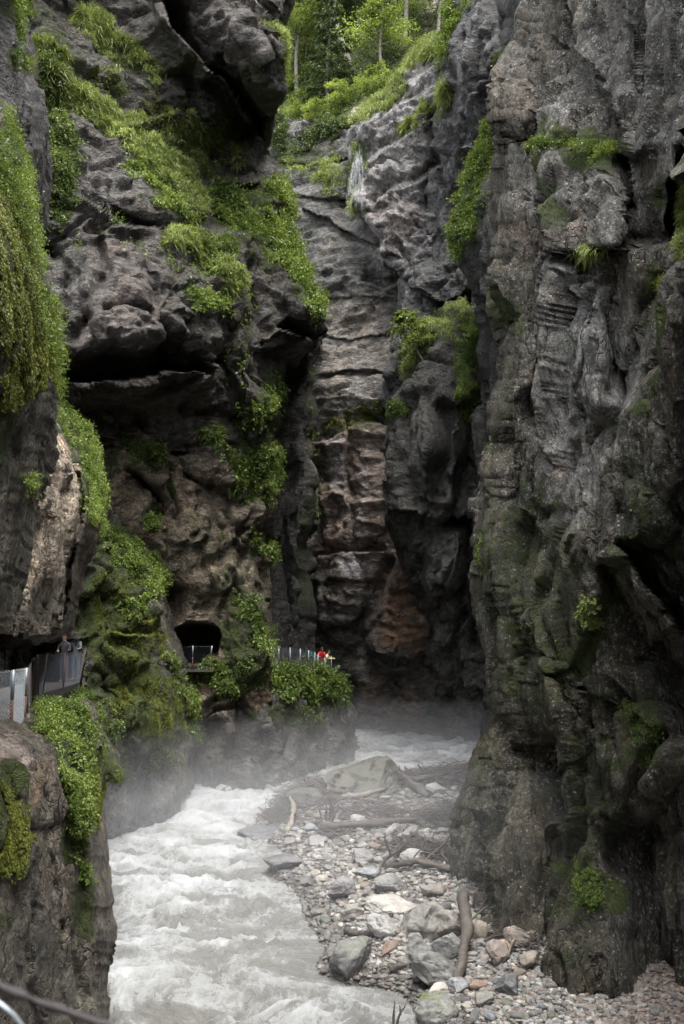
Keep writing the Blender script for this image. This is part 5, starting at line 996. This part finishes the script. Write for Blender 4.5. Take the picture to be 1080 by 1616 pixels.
# ------------------------------------------------------------------ walkway, railings
def onlevel(px, py, z=6.6):
    d1 = unproj(px, py, 1.0); Y = (z - CAMZ) / (d1[2] - CAMZ); return unproj(px, py, Y)
def slab(name, outer, width, label, mat='concrete', th=.22):
    O = np.array(outer); tg = unit(np.gradient(O, axis=0)); inn = np.stack([-tg[:, 1], tg[:, 0], 0 * tg[:, 0]], -1); I = O + unit(inn) * width; n = len(O)
    V = np.concatenate([O, I, O - [0, 0, th], I - [0, 0, th]]); F = []
    for i in range(n - 1):
        F += [(i, i + 1, n + i + 1, n + i), (2 * n + i, 3 * n + i, 3 * n + i + 1, 2 * n + i + 1), (i, 2 * n + i, 2 * n + i + 1, i + 1), (n + i, n + i + 1, 3 * n + i + 1, 3 * n + i)]
    F += [(0, n, 3 * n, 2 * n), (n - 1, 3 * n - 1, 4 * n - 1, 2 * n - 1)][:1]
    o = mesh_obj(name, V, F, M[mat]); tag(o, label, None, None, 'structure'); return o
def railing(name, posts, H, label, cell=.05, wr=.0016, wmat='wire', pmat='steel', two=False, pr=.028, group=None, cap=True, tops=None):
    root = empty(name, tuple(posts[0])); tag(root, label, 'railing', group); o0 = np.array(posts[0], float); posts = [np.array(p, float) - o0 for p in posts]
    tops = [p + np.array([0, 0, H]) for p in posts] if tops is None else [np.array(p) - o0 for p in tops]
    for p, q in zip(posts, tops):
        if two:
            mid = p + (q - p) * .55; b = MB(); b.tube([p, mid], pr * .9, 8); ps = b.obj('post', M['rust'], root, True); b = MB(); b.tube([mid, q], pr, 10); b.obj('sleeve', M[pmat], ps, True)
        else: b = MB(); b.tube([p, q], pr, 8); b.obj('post', M[pmat], root, True)
    b = MB(); c = MB(); c2 = MB()
    for i in range(len(posts) - 1):
        A, B = posts[i], posts[i + 1]; TA, TB = tops[i], tops[i + 1]; L = np.linalg.norm(B - A); Hh = np.linalg.norm(TA - A); c.tube(bent(TA - [0, 0, .03], TB - [0, 0, .03], 6, 0, 0), .006, 5); c2.tube([A + [0, 0, .05], B + [0, 0, .05]], .005, 5)
        P = lambda u, v: (A * (1 - u) + B * u) * (1 - v) + (TA * (1 - u) + TB * u) * v
        n = int((L + Hh) / cell)
        for k in range(1, n):
            s_ = k * cell
            for dirn in (1, -1):
                x0, y0 = (s_, 0) if s_ <= L else (L, s_ - L); x1, y1 = (0, s_) if s_ <= Hh else (s_ - Hh, Hh)
                if dirn < 0: x0, x1 = L - x0, L - x1
                b.tube([P(x0 / L, y0 / Hh), P(x1 / L, y1 / Hh)], wr, 3, cap=False)
    b.obj('mesh_panel', M[wmat], root); c.obj('top_cable', M[wmat], root); c2.obj('bottom_cable', M[wmat], root); return root
nA, nB, nC = onlevel(-45, 1170), onlevel(17, 1162), onlevel(38, 1152)
slab('path', [onlevel(-300, 1215), nA + [.06, -.1, 0], nB + [.08, -.05, 0], nC + [.1, 0, 0], onlevel(50, 1112), onlevel(66, 1094), onlevel(100, 1084), onlevel(126, 1076)], 1.7, 'narrow path cut along the left wall')
railing('railing', [nA, nB, nC], 1.05, 'near steel mesh railing on two tone posts at the left edge', .06, .0019, 'wire', two=True, pr=.033)
e1 = onlevel(41, 1150); railing('railing', [e1, onlevel(50, 1112)], 1.05, 'short railing panel turning towards the first tunnel', .07, .003, 'darkwire', 'rust', pr=.03)
railing('railing', [onlevel(53, 1106), onlevel(60, 1100), onlevel(67, 1095), onlevel(100, 1085), onlevel(126, 1077)], 1.05, 'dark mesh railing inside the first tunnel opening', .08, .003, 'darkwire', 'rust', pr=.03, tops=[onlevel(53, 1106) + [0, 0, 1.05], onlevel(58, 1100) + [0, 0, 1.1], onlevel(71, 1095) + [.05, 0, 1.1], onlevel(101, 1085) + [0, 0, 1.05], onlevel(131, 1077) + [.05, 0, 1.1]])
t2 = [unproj(x, 1057, 45.3) for x in (272, 281, 304, 330)]
slab('path', [t2[0] + [-.2, -.04, 0], t2[3] + [.2, -.04, 0]], 2.6, 'path ledge in the second tunnel window', th=.09)
railing('railing', t2, 1.03, 'mesh railing across the second tunnel window', .09, .0035, 'darkwire', 'steel', two=True, pr=.026, tops=[t2[0] + [0, 0, 1.0], t2[1] + [0, 0, 1.0], t2[2] + [0, 0, 1.05], t2[3] + [.12, 0, 1.05]])
fp = [(428, 1052, 49.5), (440, 1052, 50), (458, 1054, 51), (474, 1055, 52), (487, 1057, 53), (497, 1060, 53.6), (502, 1063, 53.8), (513, 1068, 54), (523, 1065, 55.5)]
far = [unproj(*a) for a in fp]; far = [p for p in far]
railing('railing', far, 1.0, 'far steel mesh railing on the promontory', .10, .004, 'darkwire', 'steel', pr=.034)
slab('path', [p + [0, -.1, -.02] for p in far[:-1]], 2.2, 'path on top of the promontory')

# ------------------------------------------------------------------ people
M['skin'] = simple('skin', (.45, .27, .19), .55, 0, .08, 10, .1); M['hair'] = simple('dark_hair', (.02, .014, .01), .6, 0, .3, 30, .3)
def cloth(name, c): M[name] = simple(name, c, .85, 0, .15, 14, .3); return name
def person(label, loc, rz, H, jacket, trousers, lean, reach, hat=None, parts=()):
    """one skinned body: lean in degrees at the hip, both forearms reaching forward over the rail"""
    root = empty('person', tuple(loc), rz); root.scale = (H / 1.72,) * 3; tag(root, label, 'person')
    ca, sa = math.cos(R(lean)), math.sin(R(lean)); hip = np.array([0, 0, .92]); f = lambda x, y, z: hip + np.array([x, y * ca + z * sa, z * ca - y * sa])   # forward = +y
    V = [hip, f(0, 0, .14), f(0, .01, .32), f(0, 0, .47), f(0, .01, .55), f(0, .02, .60), f(0, .05, .70), f(0, .04, .78)]
    rad = [.125, .12, .14, .125, .06, .058, .088, .07]; E = [(0, 1), (1, 2), (2, 3), (3, 4), (4, 5), (5, 6), (6, 7)]
    for s in (-1, 1):
        k = len(V); V += [hip + [s * .09, 0, -.06], hip + [s * .10, .02, -.44], hip + [s * .10, -.01, -.84], hip + [s * .11, .10, -.89]]; rad += [.09, .062, .042, .038]; E += [(0, k), (k, k + 1), (k + 1, k + 2), (k + 2, k + 3)]
        k = len(V); sh = f(s * .17, 0, .44); el_ = sh + [s * .05, .16 * reach, -.24 + .05 * reach]; wr_ = el_ + [-s * .04, .24 * reach, -.03 + .06 * reach]; hd = wr_ + [0, .09 * reach + .02, -.03]
        V += [sh, el_, wr_, hd]; rad += [.062, .046, .032, .036]; E += [(3, k), (k, k + 1), (k + 1, k + 2), (k + 2, k + 3)]
    hands = [(V[-5], 0), (V[-1], 1)]
    me = bpy.data.meshes.new('body'); me.from_pydata([tuple(v) for v in V], E, []); o = bpy.data.objects.new('body', me); COL.objects.link(o)
    sk = o.modifiers.new('skin', 'SKIN'); sk.use_smooth_shade = True
    for i, sv in enumerate(me.skin_vertices[0].data): sv.radius = (rad[i], rad[i] * (.8 if i in (1, 2, 3) else 1)); sv.use_root = (i == 0)
    o.modifiers.new('sub', 'SUBSURF').levels = 2; o.modifiers['sub'].render_levels = 2
    dg = bpy.context.evaluated_depsgraph_get(); ev = bpy.data.meshes.new_from_object(o.evaluated_get(dg)); bpy.data.objects.remove(o)
    bm = bmesh.new(); bm.from_mesh(ev)
    for (h, sgn) in hands:
        s = -1 if sgn == 0 else 1
        for j, (dx, L) in enumerate(((-.028, .062), (-.010, .075), (.009, .07), (.027, .055), (-.045 * s, .05))):
            p = h + np.array([dx, .03 if j < 4 else 0, 0]); tv, tf = tube([p, p + [dx * .2, L * .6, -.008], p + [dx * .2, L * .85, -.035]], [.009, .008, .006], 6); vs = [bm.verts.new(v) for v in tv]; [bm.faces.new([vs[i] for i in ff]) for ff in tf]
    for (x, z, rr_2) in ((0, .70, .017), ):     # nose
        c = f(x, .145, z); r_ = bmesh.ops.create_icosphere(bm, subdivisions=1, radius=rr_2, matrix=Matrix.Translation(Vector(c)))
    bm.to_mesh(ev); bm.free(); ev.name = 'body'
    for m_ in (M[jacket], M[trousers], M['skin'], M['twig']): ev.materials.append(m_)
    wrs = [h for h, _ in hands]; nk = V[5]
    for p in ev.polygons:
        c = np.array(p.center[:]); q = c - hip; up = q[2] * ca + q[1] * sa
        p.material_index = 2 if up > .555 and abs(c[0]) < .15 else (2 if min(np.linalg.norm(c - w_ ) for w_ in wrs) < .085 else (3 if c[2] < .09 else (1 if c[2] < .90 else 0))); p.use_smooth = True
    ob = bpy.data.objects.new('body', ev); COL.objects.link(ob); ob.parent = root
    hc = f(0, .035, .745); Vh, Fh = IC[3]; k = Vh * np.array([.088, .105, .10]); k = k[:]; keepf = [tuple(ff) for ff in Fh if (Vh[ff][:, 2].mean() > .0 or Vh[ff][:, 1].mean() < -.1)]
    hb = mesh_obj('hair', k + hc, keepf, M[hat or 'hair'], root, True)
    return root
cloth('jacket_red', (.55, .03, .05)); cloth('jacket_teal', (.02, .16, .16)); cloth('jacket_yellow', (.85, .75, .35)); cloth('jacket_light_dimmed', (.13, .135, .15)); cloth('jacket_dark', (.03, .03, .04)); cloth('jeans', (.05, .07, .13)); cloth('grey_trousers', (.12, .12, .13))  # light jacket's grey lowered to put the tunnel's dimness into it
def standing(px, py, Y): return unproj(px, py, Y)
person('person in a red jacket leaning on the far railing', standing(507, 1066, 54.9), R(190), 1.55, 'jacket_red', 'jeans', 24, .8)
person('person in a dark teal jacket stooping behind the far railing', standing(494, 1063, 54.8), R(140), 1.6, 'jacket_teal', 'grey_trousers', 48, .5)
person('person in a pale yellow top reaching out over the far railing', standing(513.5, 1066, 55.2), R(-110), 1.35, 'jacket_yellow', 'grey_trousers', 18, 1.0)
person('person in a light grey jacket standing in the first tunnel', onlevel(117, 1074) + [0, .2, 0], R(170), 1.7, 'jacket_light_dimmed', 'jeans', 6, .5)
person('person in dark clothes with a pale face in the first tunnel', onlevel(97, 1077) + [0, .3, 0], R(180), 1.65, 'jacket_dark', 'jeans', 4, .4)

# ------------------------------------------------------------------ foreground branch and wire beside the viewpoint
b = MB(); fb = [(-60, 1530), (0, 1558), (40, 1572), (70, 1585), (110, 1598), (150, 1612), (200, 1625), (280, 1660)]
P = np.array([unproj(x, y, 1.5) for x, y in fb]); tt = np.linspace(0, 1, 40); Q = np.stack([np.interp(tt, np.linspace(0, 1, len(P)), P[:, k]) for k in range(3)], -1)
b.tube(Q, .0065 * (1 + .35 * vnoise(np.c_[tt * 9, tt * 0, tt * 0], 3)), 9, rough=.25); b.tube(bent(Q[12], Q[12] + [.03, .02, -.07], 5, .1, 2), np.linspace(.004, .002, 5), 6)
M['purple_bark'] = simple('purplish_bark', (.018, .013, .015), .5, 0, .3, 60, .4)
tag(b.obj('branch', M['purple_bark'], None, True), 'dark bare branch crossing the bottom left corner close to the viewer', 'branch')
b = MB(); b.tube([unproj(-30, 1560, 1.9), unproj(20, 1600, 1.9), unproj(80, 1680, 1.9)], .005, 8); tag(b.obj('cable', M['steel'], None, True), 'grey steel cable below the dark branch in the bottom left corner', 'cable')

# ------------------------------------------------------------------ falling water
m = newmat('falling_water'); t = NT(m); tr_ = t.n('ShaderNodeBsdfTransparent'); df = t.n('ShaderNodeBsdfPrincipled'); df.inputs['Base Color'].default_value = (.75, .78, .80, 1); df.inputs['Roughness'].default_value = .4
ms = t.n('ShaderNodeMixShader'); tc = t.n('ShaderNodeTexCoord').outputs['Object']; mp = t.n('ShaderNodeMapping'); mp.inputs['Scale'].default_value = (6, 6, .5); t.l(tc, mp.inputs[0])
t.l(t.ramp(t.noise(mp.outputs[0], 2.2, 6, .7), [(.45, .0), (.85, .22)]), ms.inputs[0]); t.l(tr_.outputs[0], ms.inputs[1]); t.l(df.outputs[0], ms.inputs[2]); out(t, ms.outputs[0]); M['fall'] = m
def veil(label, a, b_, w0, w1, n, seed):
    r = np.random.default_rng(seed); V = []; F = []
    for k in range(n):
        u0, u1 = r.uniform(-1, 1) * w0, 0; u1 = u0 / max(w0, 1) * w1 + r.normal() * w1 * .15; wd = r.uniform(1.2, 4); t_0 = r.random() * .35; t1 = t_0 + r.uniform(.3, .65); dy = r.uniform(-.4, .3)
        for j in range(9):
            tq = t_0 + (t1 - t_0) * j / 8; x = a[0] + (b_[0] - a[0]) * tq + u0 + (u1 - u0) * tq; y = a[1] + (b_[1] - a[1]) * tq; Y = a[2] + (b_[2] - a[2]) * tq + dy; ww = wd * math.sin(math.pi * (j + .5) / 9)
            V += [unproj(x - ww, y, Y), unproj(x + ww, y, Y - .05)]
            if j: q_ = len(V); F.append((q_ - 4, q_ - 3, q_ - 1, q_ - 2))
    o = mesh_obj('waterfall', V, F, m); tag(o, label, None, None, 'structure'); return o
veil('thin waterfall veil dropping beside the pale slope', (568, 228, 66.5), (556, 350, 65.5), 4, 15, 60, 3)

# ------------------------------------------------------------------ mist over the river
def mist(label, x0, x1, y0, y1, z0, z1, dens):
    b = MB(); b.box(((x0 + x1) / 2, (y0 + y1) / 2, (z0 + z1) / 2), (x1 - x0, y1 - y0, z1 - z0)); m = newmat('mist'); t = NT(m); v = t.n('ShaderNodeVolumePrincipled'); v.inputs['Color'].default_value = (.93, .95, 1, 1); v.inputs['Density'].default_value = dens; v.inputs['Anisotropy'].default_value = .2
    o = t.n('ShaderNodeOutputMaterial'); t.l(v.outputs[0], o.inputs['Volume']); ob = b.obj('mist', m); tag(ob, label, None, None, 'stuff')
mist('mist lying over the river', -16, 16, 33, 78, -1, 2.9, .020)
mist('thinner mist above the river', -17, 17, 24, 79, -1.1, 4.8, .0085)
